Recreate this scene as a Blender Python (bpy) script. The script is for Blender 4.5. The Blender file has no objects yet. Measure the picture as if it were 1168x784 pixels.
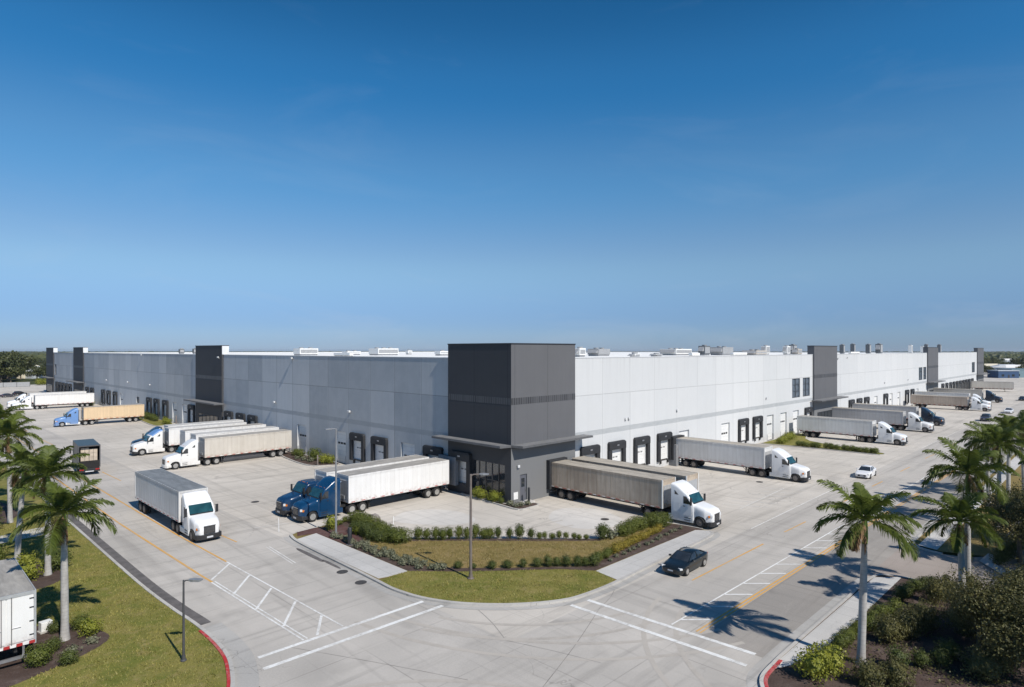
import bpy, bmesh, math, random
from mathutils import Vector, Matrix, noise
from mathutils.geometry import tessellate_polygon
R = math.radians
PI = math.pi
scene = bpy.context.scene
COL = scene.collection

# ------------------------------------------------------------------ helpers
def tag(o, label=None, cat=None, group=None, kind=None):
    if label: o['label'] = label
    if cat: o['category'] = cat
    if group: o['group'] = group
    if kind: o['kind'] = kind
    return o

def empty(name, loc, rz=0.0):
    o = bpy.data.objects.new(name, None)
    COL.objects.link(o)
    o.location = loc
    o.rotation_euler = (0, 0, rz)
    o.empty_display_size = 0.3
    return o

def copy_tree(o, parent=None):
    c = o.copy()
    COL.objects.link(c)
    if parent: c.parent = parent
    for ch in list(o.children):
        copy_tree(ch, c)
    return c

class MB:
    """collects shapes and links them as one mesh object"""
    def __init__(self):
        self.v = []; self.f = []; self.m = []; self.T = None
    def _add(self, vs, fs, m=0):
        b = len(self.v)
        if self.T is not None:
            vs = [self.T @ Vector(p) for p in vs]
        self.v.extend([tuple(p) for p in vs])
        for f in fs:
            self.f.append([b + i for i in f]); self.m.append(m)
    def box(self, x0, x1, y0, y1, z0, z1, m=0, rot=None, piv=None):
        vs = [Vector(p) for p in ((x0,y0,z0),(x1,y0,z0),(x1,y1,z0),(x0,y1,z0),(x0,y0,z1),(x1,y0,z1),(x1,y1,z1),(x0,y1,z1))]
        if rot is not None:
            pv = Vector(piv) if piv else Vector(((x0+x1)/2, (y0+y1)/2, (z0+z1)/2))
            vs = [pv + rot @ (p - pv) for p in vs]
        self._add(vs, [(0,3,2,1),(4,5,6,7),(0,1,5,4),(1,2,6,5),(2,3,7,6),(3,0,4,7)], m)
    def poly(self, pts, m=0):
        self._add(pts, [tuple(range(len(pts)))], m)
    def sheet(self, pts2, z, m=0):
        tri = tessellate_polygon([[Vector((p[0], p[1], 0)) for p in pts2]])
        vs = [(p[0], p[1], z) for p in pts2]
        fs = []
        for t in tri:
            a, b, c = [Vector(vs[i]) for i in t]
            fs.append(tuple(t) if (b-a).cross(c-a).z > 0 else tuple(reversed(t)))
        self._add(vs, fs, m)
    def prism(self, pts2, z0, z1, m=0):
        ar = sum(pts2[i-1][0]*pts2[i][1]-pts2[i][0]*pts2[i-1][1] for i in range(len(pts2)))
        if ar < 0: pts2 = list(reversed(pts2))
        self.sheet(pts2, z1, m)
        n = len(pts2)
        vs = [(p[0], p[1], z0) for p in pts2] + [(p[0], p[1], z1) for p in pts2]
        self._add(vs, [(i, (i+1) % n, n+(i+1) % n, n+i) for i in range(n)], m)
    def plate(self, pts, n, t, m=0):
        """a thin solid from a planar outline pts (3-D), thickness t along n"""
        n = Vector(n).normalized() * t
        k = len(pts)
        vs = [Vector(p) for p in pts] + [Vector(p) + n for p in pts]
        fs = [tuple(reversed(range(k))), tuple(range(k, 2*k))] + [(i, (i+1) % k, k+(i+1) % k, k+i) for i in range(k)]
        self._add(vs, fs, m)
    def loft(self, rings, m=0, cap=True, closed=True):
        n = len(rings[0]); vs = []; fs = []
        for r in rings: vs.extend(r)
        for i in range(len(rings)-1):
            for j in range(n if closed else n-1):
                k = (j+1) % n
                fs.append((i*n+j, i*n+k, (i+1)*n+k, (i+1)*n+j))
        if cap:
            fs.append(tuple(reversed(range(n))))
            fs.append(tuple(range((len(rings)-1)*n, len(rings)*n)))
        self._add(vs, fs, m)
    def tube(self, pts, rad, n=8, m=0, cap=True):
        pts = [Vector(p) for p in pts]
        if not isinstance(rad, (list, tuple)): rad = [rad]*len(pts)
        rings = []; side = None
        for i, p in enumerate(pts):
            d = (pts[min(i+1, len(pts)-1)] - pts[max(i-1, 0)]).normalized()
            if side is None:
                side = d.cross(Vector((0,0,1)))
                if side.length < 1e-3: side = Vector((1,0,0))
            side = (side - d*side.dot(d)).normalized()
            up = side.cross(d)
            rings.append([p + (side*math.cos(2*PI*k/n) + up*math.sin(2*PI*k/n))*rad[i] for k in range(n)])
        self.loft(rings, m, cap)
    def lathe(self, prof, c, axis='y', n=20, m=0):
        """profile of (r, t): t runs along the axis"""
        rings = []
        for r, t in prof:
            ring = []
            for k in range(n):
                a = 2*PI*k/n
                if axis == 'y': ring.append((c[0]+r*math.cos(a), c[1]+t, c[2]+r*math.sin(a)))
                elif axis == 'x': ring.append((c[0]+t, c[1]+r*math.cos(a), c[2]+r*math.sin(a)))
                else: ring.append((c[0]+r*math.cos(a), c[1]+r*math.sin(a), c[2]+t))
            rings.append(ring)
        self.loft(rings, m)
    def build(self, name, mats, parent=None, smooth=None, bevel=0.0, fix=True):
        me = bpy.data.meshes.new(name)
        me.from_pydata(self.v, [], self.f)
        if not isinstance(mats, (list, tuple)): mats = [mats]
        for x in mats: me.materials.append(x)
        me.polygons.foreach_set('material_index', self.m)
        if fix or bevel:
            bm = bmesh.new(); bm.from_mesh(me)
            if fix: bmesh.ops.recalc_face_normals(bm, faces=bm.faces[:])
            if bevel:
                ed = [e for e in bm.edges if len(e.link_faces) == 2 and e.calc_face_angle(0) > 0.6]
                bmesh.ops.bevel(bm, geom=ed, offset=bevel, segments=2, profile=0.6, affect='EDGES', clamp_overlap=True)
            bm.to_mesh(me); bm.free()
        if smooth:
            me.polygons.foreach_set('use_smooth', [True]*len(me.polygons))
            me.set_sharp_from_angle(angle=R(smooth))
        me.update()
        o = bpy.data.objects.new(name, me)
        COL.objects.link(o)
        if parent: o.parent = parent
        return o

def catmull(pts, n=6, closed=False):
    out = []; k = len(pts)
    P = lambda i: Vector((*pts[i % k], 0)) if closed else Vector((*pts[max(0, min(k-1, i))], 0))
    for i in range(k if closed else k-1):
        p0, p1, p2, p3 = P(i-1), P(i), P(i+1), P(i+2)
        for j in range(n):
            t = j/n
            q = 0.5*((2*p1)+(p2-p0)*t+(2*p0-5*p1+4*p2-p3)*t*t+(3*p1-p0-3*p2+p3)*t**3)
            out.append((q.x, q.y))
    if not closed: out.append(tuple(pts[-1]))
    return out

def offset(pts, d):
    """open polyline moved to its left by d"""
    out = []; n = len(pts)
    for i in range(n):
        a = Vector(pts[max(i-1, 0)]); b = Vector(pts[i]); c = Vector(pts[min(i+1, n-1)])
        t = (c-a)
        if t.length < 1e-6: t = Vector((1, 0))
        t.normalize()
        out.append((b.x - t.y*d, b.y + t.x*d))
    return out

def ribbon(mb, pts, d0, d1, z0, z1, m=0):
    """solid strip between two offsets of a line"""
    A = offset(pts, d0); B = offset(pts, d1)
    rings = [[(a[0],a[1],z0),(b[0],b[1],z0),(b[0],b[1],z1),(a[0],a[1],z1)] for a, b in zip(A, B)]
    mb.loft(rings, m)

def strip(mb, pts, d0, d1, z, m=0):
    A = offset(pts, d0); B = offset(pts, d1)
    for i in range(len(pts)-1):
        mb._add([(A[i][0],A[i][1],z),(A[i+1][0],A[i+1][1],z),(B[i+1][0],B[i+1][1],z),(B[i][0],B[i][1],z)], [(0,1,2,3)], m)

def inside(p, poly):
    x, y = p; c = False; j = len(poly)-1
    for i in range(len(poly)):
        xi, yi = poly[i]; xj, yj = poly[j]
        if (yi > y) != (yj > y) and x < (xj-xi)*(y-yi)/(yj-yi)+xi: c = not c
        j = i
    return c

# ------------------------------------------------------------------ materials
class NT:
    def __init__(self, name):
        self.mat = bpy.data.materials.new(name); self.mat.use_nodes = True
        self.nt = self.mat.node_tree; self.nt.nodes.clear()
        self.out = self.n('ShaderNodeOutputMaterial')
        self.b = self.n('ShaderNodeBsdfPrincipled')
        self.l(self.b.outputs[0], self.out.inputs[0])
    def n(self, t, **kw):
        x = self.nt.nodes.new(t)
        for k, v in kw.items(): setattr(x, k, v)
        return x
    def l(self, a, b): self.nt.links.new(a, b)
    def val(self, inp, v):
        if hasattr(v, 'links') or isinstance(v, bpy.types.NodeSocket): self.l(v, inp)
        else: inp.default_value = v
    def pos(self, scale=(1,1,1), obj=False, rot=0.0):
        if obj: src = self.n('ShaderNodeTexCoord').outputs['Object']
        else: src = self.n('ShaderNodeNewGeometry').outputs['Position']
        mp = self.n('ShaderNodeMapping'); self.l(src, mp.inputs[0])
        mp.inputs['Scale'].default_value = scale; mp.inputs['Rotation'].default_value = (0, 0, rot)
        return mp.outputs[0]
    def noise(self, vec, scale, detail=4, rough=0.55, dist=0.0):
        x = self.n('ShaderNodeTexNoise'); self.l(vec, x.inputs['Vector'])
        x.inputs['Scale'].default_value = scale; x.inputs['Detail'].default_value = detail
        x.inputs['Roughness'].default_value = rough; x.inputs['Distortion'].default_value = dist
        return x.outputs['Fac']
    def ramp(self, fac, a, b, lo=0.0, hi=1.0):
        x = self.n('ShaderNodeMapRange'); self.l(fac, x.inputs[0])
        x.inputs[1].default_value = a; x.inputs[2].default_value = b
        x.inputs[3].default_value = lo; x.inputs[4].default_value = hi
        return x.outputs[0]
    def math(self, op, a, b=0.0, c=None):
        x = self.n('ShaderNodeMath', operation=op)
        self.val(x.inputs[0], a); self.val(x.inputs[1], b)
        if c is not None: self.val(x.inputs[2], c)
        return x.outputs[0]
    def mix(self, fac, a, b, mode='MIX'):
        x = self.n('ShaderNodeMix', data_type='RGBA', blend_type=mode)
        self.val(x.inputs[0], fac)
        for s, v in ((x.inputs[6], a), (x.inputs[7], b)):
            if isinstance(v, bpy.types.NodeSocket): self.l(v, s)
            else: s.default_value = (*v, 1)
        return x.outputs[2]
    def base(self, c):
        if isinstance(c, bpy.types.NodeSocket): self.l(c, self.b.inputs['Base Color'])
        else: self.b.inputs['Base Color'].default_value = (*c, 1)
    def bump(self, h, strength=0.3, dist=0.02):
        x = self.n('ShaderNodeBump'); self.l(h, x.inputs['Height'])
        x.inputs['Strength'].default_value = strength; x.inputs['Distance'].default_value = dist
        self.l(x.outputs[0], self.b.inputs['Normal'])
    def set(self, rough=None, metal=None, spec=None, coat=None):
        if rough is not None: self.b.inputs['Roughness'].default_value = rough
        if metal is not None: self.b.inputs['Metallic'].default_value = metal
        if spec is not None: self.b.inputs['Specular IOR Level'].default_value = spec
        if coat is not None: self.b.inputs['Coat Weight'].default_value = coat
    def sep(self, vec):
        x = self.n('ShaderNodeSeparateXYZ'); self.l(vec, x.inputs[0]); return x.outputs

def s3(c, k): return tuple(min(1, v*k) for v in c)

def mk(name, c, rough=0.6, metal=0.0, spec=0.5, var=0.12, scale=3.0, coat=None, bump=0.0):
    t = NT(name); v = t.pos(obj=True)
    nz = t.noise(v, scale, 5, 0.65)
    t.base(t.mix(t.ramp(nz, 0.3, 0.7), s3(c, 1-var), s3(c, 1+var)))
    t.set(rough, metal, spec, coat)
    if bump: t.bump(t.noise(v, scale*12, 3), bump, 0.01)
    return t.mat

def paving(name, c, warm, joint=4.6, jamt=0.35, streak=0.25, axis=0.0, stain=0.35, jw=0.006, wear=()):
    """worn concrete / asphalt: mottling, slab joints, stains, wheel streaks, cracks"""
    t = NT(name); p = t.pos(rot=axis)
    big = t.noise(p, 0.07, 5, 0.6, 0.3); mid = t.noise(p, 0.5, 6, 0.65); fine = t.noise(p, 9, 4, 0.7)
    col = t.mix(t.ramp(big, 0.38, 0.64), s3(c, 0.82), s3(warm, 1.04))
    col = t.mix(t.ramp(mid, 0.3, 0.75, 0, 0.55), col, s3(c, 0.8))
    col = t.mix(t.ramp(fine, 0.35, 0.7, 0, 0.35), col, s3(c, 1.2))
    # each slab its own tone
    xyz = t.sep(p)
    ux = t.math('DIVIDE', xyz[0], joint); uy = t.math('DIVIDE', xyz[1], joint)
    cmb = t.n('ShaderNodeCombineXYZ'); t.l(t.math('FLOOR', ux), cmb.inputs[0]); t.l(t.math('FLOOR', uy), cmb.inputs[1])
    wn = t.n('ShaderNodeTexWhiteNoise', noise_dimensions='2D'); t.l(cmb.outputs[0], wn.inputs['Vector'])
    col = t.mix(t.math('MULTIPLY', wn.outputs['Value'], 0.16), col, s3(c, 0.7))
    # wheel streaks along and across
    st = t.noise(t.pos((0.05, 0.9, 1), rot=axis), 1.0, 5, 0.6, 0.8)
    col = t.mix(t.ramp(st, 0.53, 0.70, 0, streak*1.25), col, s3(c, 0.42))
    st2 = t.noise(t.pos((0.9, 0.05, 1), rot=axis+0.12), 1.0, 5, 0.6, 1.2)
    col = t.mix(t.ramp(st2, 0.54, 0.71, 0, streak*1.1), col, s3(c, 0.45))
    # spots of oil and pale scuffs
    sp = t.noise(p, 0.33, 3, 0.5, 0.6)
    col = t.mix(t.ramp(sp, 0.64, 0.76, 0, stain), col, s3(c, 0.35))
    oil = t.noise(t.pos((1,1,1), rot=axis+1.1), 1.1, 2, 0.5, 0.3)
    col = t.mix(t.ramp(oil, 0.735, 0.79, 0, 0.6), col, s3(c, 0.3))
    sp2 = t.noise(t.pos((0.35, 1.0, 1), rot=axis+0.5), 0.45, 5, 0.7, 1.5)
    col = t.mix(t.ramp(sp2, 0.62, 0.78, 0, 0.45), col, s3(c, 1.32))
    # worn, tyre-blackened places with soft outlines: (x, y, half length, half width, angle, amount)
    for wx, wy, wa, wb, wr, am in wear:
        mp = t.n('ShaderNodeMapping', vector_type='TEXTURE'); t.l(t.n('ShaderNodeNewGeometry').outputs['Position'], mp.inputs[0])
        mp.inputs['Location'].default_value = (wx, wy, 0); mp.inputs['Rotation'].default_value = (0, 0, wr); mp.inputs['Scale'].default_value = (wa, wb, 50)
        ln = t.n('ShaderNodeVectorMath', operation='LENGTH'); t.l(mp.outputs[0], ln.inputs[0])
        fl = t.math('MULTIPLY', t.ramp(t.math('ADD', ln.outputs['Value'], t.ramp(mid, .3, .7, -.3, .3)), 0.25, 1.05, 1, 0), t.ramp(fine, .3, .7, .6, 1))
        col = t.mix(t.math('MULTIPLY', fl, abs(am)), col, s3(c, 0.42) if am > 0 else s3(c, 1.35))
    # slab joints (thin, broken) and cracks
    def line(u, wv):
        d = t.math('ABSOLUTE', t.math('SUBTRACT', t.math('FRACT', u), 0.5))
        return t.math('LESS_THAN', t.math('SUBTRACT', 0.5, d), wv)
    j = t.math('MAXIMUM', line(ux, jw), line(uy, jw))
    j = t.math('MULTIPLY', j, t.ramp(t.noise(p, 0.16, 2), 0.38, 0.6, 0.15, 1.0))
    vo = t.n('ShaderNodeTexVoronoi', feature='DISTANCE_TO_EDGE'); vo.inputs['Scale'].default_value = 0.055
    wob = t.n('ShaderNodeVectorMath', operation='ADD'); t.l(p, wob.inputs[0])
    nz = t.n('ShaderNodeTexNoise'); nz.inputs['Scale'].default_value = 0.25; nz.inputs['Detail'].default_value = 4; t.l(p, nz.inputs['Vector'])
    sc = t.n('ShaderNodeVectorMath', operation='SCALE'); sc.inputs['Scale'].default_value = 9; t.l(nz.outputs['Color'], sc.inputs[0]); t.l(sc.outputs[0], wob.inputs[1])
    t.l(wob.outputs[0], vo.inputs['Vector'])
    cr = t.math('MULTIPLY', t.math('LESS_THAN', vo.outputs['Distance'], 0.0022), t.ramp(t.noise(p, 0.05, 2), 0.45, 0.55, 0, 1))
    j = t.math('MAXIMUM', j, cr)
    col = t.mix(t.math('MULTIPLY', j, jamt), col, s3(c, 0.22))
    t.base(col); t.set(0.88, 0, 0.3)
    t.bump(fine, 0.25, 0.01)
    return t.mat

M = {}
WEAR = [(-20.6,-23.0,3.4,.75,-.72,.62),(-25.2,-10.5,5.0,.9,1.45,.42),(-25.6,-3,6,.7,1.55,.30),(-13.0,-23.5,4.5,.6,-.05,.30),(-6,-24.5,9,.55,0,.28),(-34.4,6,22,.6,1.57,.22),(-35.6,-9,6,.9,1.5,.30),
        (-27.6,20,26,.5,1.57,.20),(-29.0,30,26,.5,1.57,.16),(20,-24.9,30,.5,0,.25),(20,-27.6,34,.55,0,.25),(70,-25,30,.6,0,.25),(-17.5,-33,4.5,1.6,.7,.30),(-33.5,-18,3.5,1.5,.9,.26),(-26,-20,5,2.2,.8,-.30),(-18.5,-28,4,1.6,-.6,-.25)]
WEAR2 = [(7.3,-10,9,1.7,1.57,.30),(11,-9,9,1.6,1.57,.25),(35.5,-10,9,1.9,1.57,.28),(-9,10.3,9,1.8,0,.28),(-9,14,9,1.6,0,.22),(-10,50,9,1.6,0,.28),(-10,62,10,3,0,.22),(22,-13,6,1.5,.6,.22),(48,-12,7,2.2,-.5,.24),(60,-9,8,2,1.2,.22),(-12,28,6,2,.4,.22),(-14,36,7,1.6,-.6,.2),
         (59,-4,4,1.7,1.57,.30),(65,-4,4,1.7,1.57,.30),(26,-4,4,1.7,1.57,.25),(20,-4,4,1.7,1.57,.25),(-4,26,4,1.7,0,.25),(-4,32,4,1.7,0,.25),(8,-21,7,1.0,.15,.30),(38,-21.5,8,1.0,.1,.30),(-22,16,8,1.0,1.5,.25),(1,-9,4.2,3.0,-.5,-.35),(-10,2,4.0,2.4,.5,-.35)]
M['apron'] = paving('apron_concrete', (.53,.49,.435), (.585,.54,.48), 5.2, 0.45, 0.32, wear=WEAR2)
M['road'] = paving('road_concrete', (.465,.435,.395), (.50,.465,.42), 6.1, 0.35, 0.30, stain=0.25, wear=WEAR)
M['asphalt'] = paving('lane_asphalt', (.315,.292,.265), (.345,.315,.28), 9.0, 0.2, 0.25, stain=0.25)
M['lot'] = paving('lot_asphalt', (.20,.20,.205), (.235,.23,.225), 9.0, 0.2, 0.2)
M['drive'] = paving('driveway_concrete', (.33,.285,.25), (.37,.32,.285), 3.0, 0.3, 0.2)
M['kerb'] = paving('kerb_concrete', (.47,.45,.42), (.52,.50,.46), 3.0, 0.5, 0.25)
M['gutter'] = paving('gutter_concrete', (.42,.405,.38), (.46,.44,.41), 3.0, 0.4, 0.45)
M['walk'] = paving('sidewalk_concrete', (.53,.515,.49), (.57,.55,.52), 1.5, 0.45, 0.12, stain=0.15, jw=0.012)
M['patch'] = paving('pale_patch_concrete', (.57,.545,.51), (.60,.57,.53), 8.0, 0.2, 0.25)

def paint(name, c, under, wear=0.5):
    t = NT(name); p = t.pos()
    w = t.noise(p, 3.0, 6, 0.75, 0.4); w2 = t.noise(p, 0.25, 3)
    f = t.math('ADD', t.ramp(w, 0.42, 0.68), t.ramp(w2, 0.4, 0.7, -0.35, 0.5))
    x = t.n('ShaderNodeClamp'); t.l(t.math('MULTIPLY', f, wear), x.inputs[0])
    t.base(t.mix(x.outputs[0], c, under)); t.set(0.8, 0, 0.3)
    return t.mat
M['white_line'] = paint('worn_white_paint', (.72,.72,.70), (.40,.38,.35), 0.8)
M['yellow_line'] = paint('worn_yellow_paint', (.62,.33,.075), (.46,.37,.26), 0.6)
M['red_kerb'] = paint('worn_red_paint', (.42,.03,.035), (.40,.30,.27), 0.7)

def ground_mat(name, a, b, c3, fine=18.0, bump=0.6):
    t = NT(name); p = t.pos()
    col = t.mix(t.ramp(t.noise(p, 0.35, 5, 0.65, 0.5), 0.4, 0.6), s3(a, .9), b)
    col = t.mix(t.ramp(t.noise(p, 1.0, 6, 0.75), 0.5, 0.68, 0, 0.9), col, c3)
    col = t.mix(t.ramp(t.noise(p, 0.6, 5, 0.7, 1.0), 0.56, 0.70, 0, 0.6), col, s3(a, .55))
    f = t.noise(p, fine, 4, 0.75)
    col = t.mix(t.ramp(f, 0.35, 0.7, 0, 0.6), col, s3(a, 0.5))
    t.base(col); t.set(0.95, 0, 0.15); t.bump(f, bump, 0.04)
    return t.mat
M['lawn'] = ground_mat('lawn', (.165,.18,.038), (.25,.215,.065), (.32,.25,.11))
M['lawn_dry'] = ground_mat('lawn_dry', (.22,.175,.06), (.275,.20,.08), (.33,.245,.125))
M['mulch'] = ground_mat('bark_mulch', (.085,.058,.048), (.115,.085,.072), (.16,.125,.11), 9.0, 1.0)
M['mulch_red'] = ground_mat('red_mulch', (.12,.058,.052), (.14,.085,.078), (.18,.13,.125), 9.0, 1.0)
M['terrain'] = ground_mat('terrain', (.05,.068,.022), (.075,.085,.03), (.13,.115,.07), 0.05, 0.2)
def leaf(name, a, b, trans=0.25, nscale=1.2, rough=0.55):
    t = NT(name)
    oi = t.n('ShaderNodeObjectInfo'); p = t.pos()
    f = t.noise(p, nscale, 4, 0.7)
    g = t.n('ShaderNodeNewGeometry')
    k = t.math('ADD', t.ramp(f, 0.3, 0.7, 0, 0.65), t.math('MULTIPLY', oi.outputs['Random'], 0.25))
    k = t.math('ADD', k, t.math('MULTIPLY', g.outputs['Random Per Island'], 0.3))
    x = t.n('ShaderNodeClamp'); t.l(t.math('SUBTRACT', k, 0.1), x.inputs[0])
    col = t.mix(x.outputs[0], a, b)
    t.base(col); t.set(rough, 0, 0.35)
    tr = t.n('ShaderNodeBsdfTranslucent'); t.l(col, tr.inputs[0])
    ms = t.n('ShaderNodeMixShader'); ms.inputs[0].default_value = trans
    t.l(t.b.outputs[0], ms.inputs[1]); t.l(tr.outputs[0], ms.inputs[2]); t.l(ms.outputs[0], t.out.inputs[0])
    return t.mat
M['palm_leaf'] = leaf('palm_leaflets', (.055,.085,.014), (.17,.205,.035), 0.3)
M['leaf_dark'] = leaf('dark_hedge_leaves', (.030,.047,.010), (.105,.125,.025), 0.15, 2.0)
M['leaf_mid'] = leaf('green_hedge_leaves', (.055,.08,.012), (.15,.165,.028), 0.2, 2.0)
M['leaf_lime'] = leaf('yellow_green_leaves', (.12,.15,.015), (.30,.30,.04), 0.25, 2.0)
M['leaf_gold'] = leaf('golden_leaves', (.17,.15,.02), (.36,.27,.04), 0.25, 2.0)
M['leaf_grey'] = leaf('grey_green_leaves', (.10,.11,.065), (.22,.22,.14), 0.15, 2.5)
M['leaf_olive'] = leaf('olive_tree_leaves', (.042,.048,.014), (.155,.14,.045), 0.15, 0.8)
M['leaf_far'] = leaf('far_tree_leaves', (.026,.038,.012), (.10,.105,.03), 0.1, 0.25)
M['grass_blade'] = leaf('grass_blades', (.13,.15,.03), (.40,.34,.10), 0.25, 0.6)
M['grass_dry'] = leaf('dry_grass_blades', (.20,.175,.05), (.37,.285,.12), 0.25, 0.6)
M['shaft'] = mk('palm_crownshaft', (.14,.20,.03), 0.5, var=0.35, scale=1.5)

def trunkmat():
    t = NT('palm_trunk'); p = t.pos(obj=True)
    n1 = t.noise(t.pos((1,1,0.4), obj=True), 3.0, 5, 0.65)
    z = t.sep(p)[2]
    w = t.math('FRACT', t.math('MULTIPLY', z, 5.0))
    ring = t.math('LESS_THAN', w, 0.14)
    col = t.mix(t.ramp(n1, 0.3, 0.7), (.30,.285,.265), (.47,.455,.43))
    col = t.mix(t.math('MULTIPLY', ring, 0.35), col, (.2,.19,.18))
    t.base(col); t.set(0.9); t.bump(n1, 0.4, 0.03)
    return t.mat
M['trunk'] = trunkmat()
M['bark'] = mk('brown_bark', (.13,.10,.075), 0.9, var=0.3, scale=5, bump=0.4)
M['dead_frond'] = mk('dead_frond', (.17,.10,.05), 0.9, var=0.4, scale=4)

def wallmat(name, c, u_axis, off, pw, streak=0.1, tone=0.16, jk=0.5):
    t = NT(name); p = t.pos(); xyz = t.sep(p)
    u = t.math('DIVIDE', t.math('SUBTRACT', xyz[u_axis], off), pw)
    zz = xyz[2]
    row = t.math('GREATER_THAN', zz, 11.6)
    cmb = t.n('ShaderNodeCombineXYZ'); t.l(t.math('FLOOR', u), cmb.inputs[0]); t.l(row, cmb.inputs[1])
    wn = t.n('ShaderNodeTexWhiteNoise', noise_dimensions='2D'); t.l(cmb.outputs[0], wn.inputs['Vector'])
    # groups of panels painted in slightly different tones
    c2 = t.n('ShaderNodeCombineXYZ'); t.l(t.math('FLOOR', t.math('DIVIDE', u, 3.0)), c2.inputs[0])
    wn2 = t.n('ShaderNodeTexWhiteNoise', noise_dimensions='2D'); t.l(c2.outputs[0], wn2.inputs['Vector'])
    f = t.math('ADD', t.math('MULTIPLY', wn.outputs['Value'], tone), t.math('MULTIPLY', wn2.outputs['Value'], tone))
    col = t.mix(f, c, s3((c[0]*.92, c[1]*.97, c[2]*1.02), 0.62))
    sv = (1.6, 1.6, 0.07)
    s = t.noise(t.pos(sv), 1.0, 6, 0.65, 0.2)
    col = t.mix(t.ramp(s, 0.45, 0.75, 0, streak*2), col, s3(c, 0.72))
    b = t.noise(p, 0.35, 5, 0.65)
    col = t.mix(t.ramp(b, 0.4, 0.75, 0, streak*1.6), col, s3(c, 1.13))
    # drip stains that start under the coping
    dr = t.noise(t.pos((2.6, 2.6, 0.03)), 1.0, 4, 0.6)
    hi = t.math('POWER', t.ramp(zz, 9.0, 16.4, 0, 1), 3.0)
    col = t.mix(t.math('MULTIPLY', t.ramp(dr, 0.52, 0.7, 0, 0.4), hi), col, s3(c, 0.6))
    def line(v, w):
        d = t.math('ABSOLUTE', t.math('SUBTRACT', t.math('FRACT', v), 0.5))
        return t.math('LESS_THAN', t.math('SUBTRACT', 0.5, d), w)
    j = line(u, 0.0075)
    hz = t.math('LESS_THAN', t.math('ABSOLUTE', t.math('SUBTRACT', zz, 11.6)), 0.045)
    j = t.math('MAXIMUM', j, t.math('MULTIPLY', hz, 0.8))
    half = line(t.math('ADD', t.math('MULTIPLY', u, 2.0), 0.0), 0.006)
    j = t.math('MAXIMUM', j, t.math('MULTIPLY', half, 0.25))
    col = t.mix(t.math('MULTIPLY', j, jk), col, s3(c, 0.35))
    lj = t.math('MULTIPLY', line(t.math('SUBTRACT', u, .012), 0.006), t.ramp(wn.outputs['Value'], .4, .6, 0, .5))
    col = t.mix(lj, col, s3(c, 1.3))
    # painted stripe that runs the length of the wall
    wob = t.math('MULTIPLY', t.math('SUBTRACT', t.noise(t.pos((0.3,0.3,0.0)), 1.0, 2), 0.5), 0.10)
    band = t.math('LESS_THAN', t.math('ABSOLUTE', t.math('SUBTRACT', zz, t.math('ADD', 6.65, wob))), 0.34)
    bn = t.ramp(t.noise(t.pos((.8,.8,2.5)), 1.0, 5, 0.7), 0.3, 0.7, 0.45, 0.8)
    col = t.mix(t.math('MULTIPLY', band, bn), col, s3((c[0]*.95, c[1], c[2]*1.04), 0.52))
    # splash dirt along the foot of the wall
    low = t.math('MULTIPLY', t.ramp(zz, 0.0, 1.6, 1, 0), t.ramp(t.noise(p, 0.9, 5, 0.7), 0.35, 0.7, 0.05, 0.5))
    col = t.mix(low, col, (.30,.27,.24))
    t.base(col); t.set(0.75, 0, 0.3)
    t.bump(t.math('ADD', t.math('MULTIPLY', j, -1.0), t.math('MULTIPLY', t.noise(p, 6, 4, 0.7), 0.12)), 0.35, 0.03)
    return t.mat
M['wall_s'] = wallmat('sunny_wall_paint', (.60,.605,.605), 0, 10.9, 6.36, 0.07, 0.12)
M['wall_w'] = wallmat('west_wall_paint', (.64,.64,.635), 1, 10.6, 6.03, 0.15, 0.5, 0.85)

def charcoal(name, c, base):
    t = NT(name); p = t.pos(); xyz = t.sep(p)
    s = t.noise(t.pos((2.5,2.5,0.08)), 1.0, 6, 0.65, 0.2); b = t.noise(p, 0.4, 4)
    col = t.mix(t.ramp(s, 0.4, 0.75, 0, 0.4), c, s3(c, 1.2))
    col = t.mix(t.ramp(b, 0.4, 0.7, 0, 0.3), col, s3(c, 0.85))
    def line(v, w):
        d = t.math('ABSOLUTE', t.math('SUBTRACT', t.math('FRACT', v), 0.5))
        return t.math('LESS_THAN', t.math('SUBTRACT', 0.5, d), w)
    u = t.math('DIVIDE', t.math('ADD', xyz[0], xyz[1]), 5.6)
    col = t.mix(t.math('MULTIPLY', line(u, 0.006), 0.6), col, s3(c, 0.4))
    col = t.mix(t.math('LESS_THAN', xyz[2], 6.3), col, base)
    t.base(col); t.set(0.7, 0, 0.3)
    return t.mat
M['charcoal'] = charcoal('charcoal_panel_shaded', (.058,.059,.064), (.050,.051,.055))  # west tower faces: the panel grey darkened, shade put into the colour
M['charcoal_lit'] = charcoal('charcoal_panel_lit', (.118,.119,.126), (.165,.168,.172))  # south tower faces: lighter copy of the same panel, sunlit tone in the colour
def ribband():
    t = NT('ribbed_dark_band'); p = t.pos(); xyz = t.sep(p)
    u = t.math('FRACT', t.math('MULTIPLY', t.math('ADD', xyz[0], xyz[1]), 2.6))
    k = t.noise(t.pos((1.2,1.2,0)), 1.0, 3)
    col = t.mix(t.math('MULTIPLY', t.math('GREATER_THAN', u, 0.5), t.ramp(k, 0.4, 0.6, 0.2, 1.0)), (.085,.085,.09), (.03,.03,.034))
    t.base(col); t.set(0.5); return t.mat
M['ribband'] = ribband()
M['coping'] = mk('parapet_coping', (.62,.63,.64), 0.5, var=0.08)
M['roof_white'] = mk('white_roof_membrane', (.80,.79,.76), 0.8, var=0.08, scale=0.12)
M['canopy'] = mk('canopy_metal', (.13,.13,.135), 0.55, 0.3, var=0.15, scale=1.0)
M['canopy_top'] = mk('canopy_roof', (.17,.17,.172), 0.7, var=0.15, scale=1.0)
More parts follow.
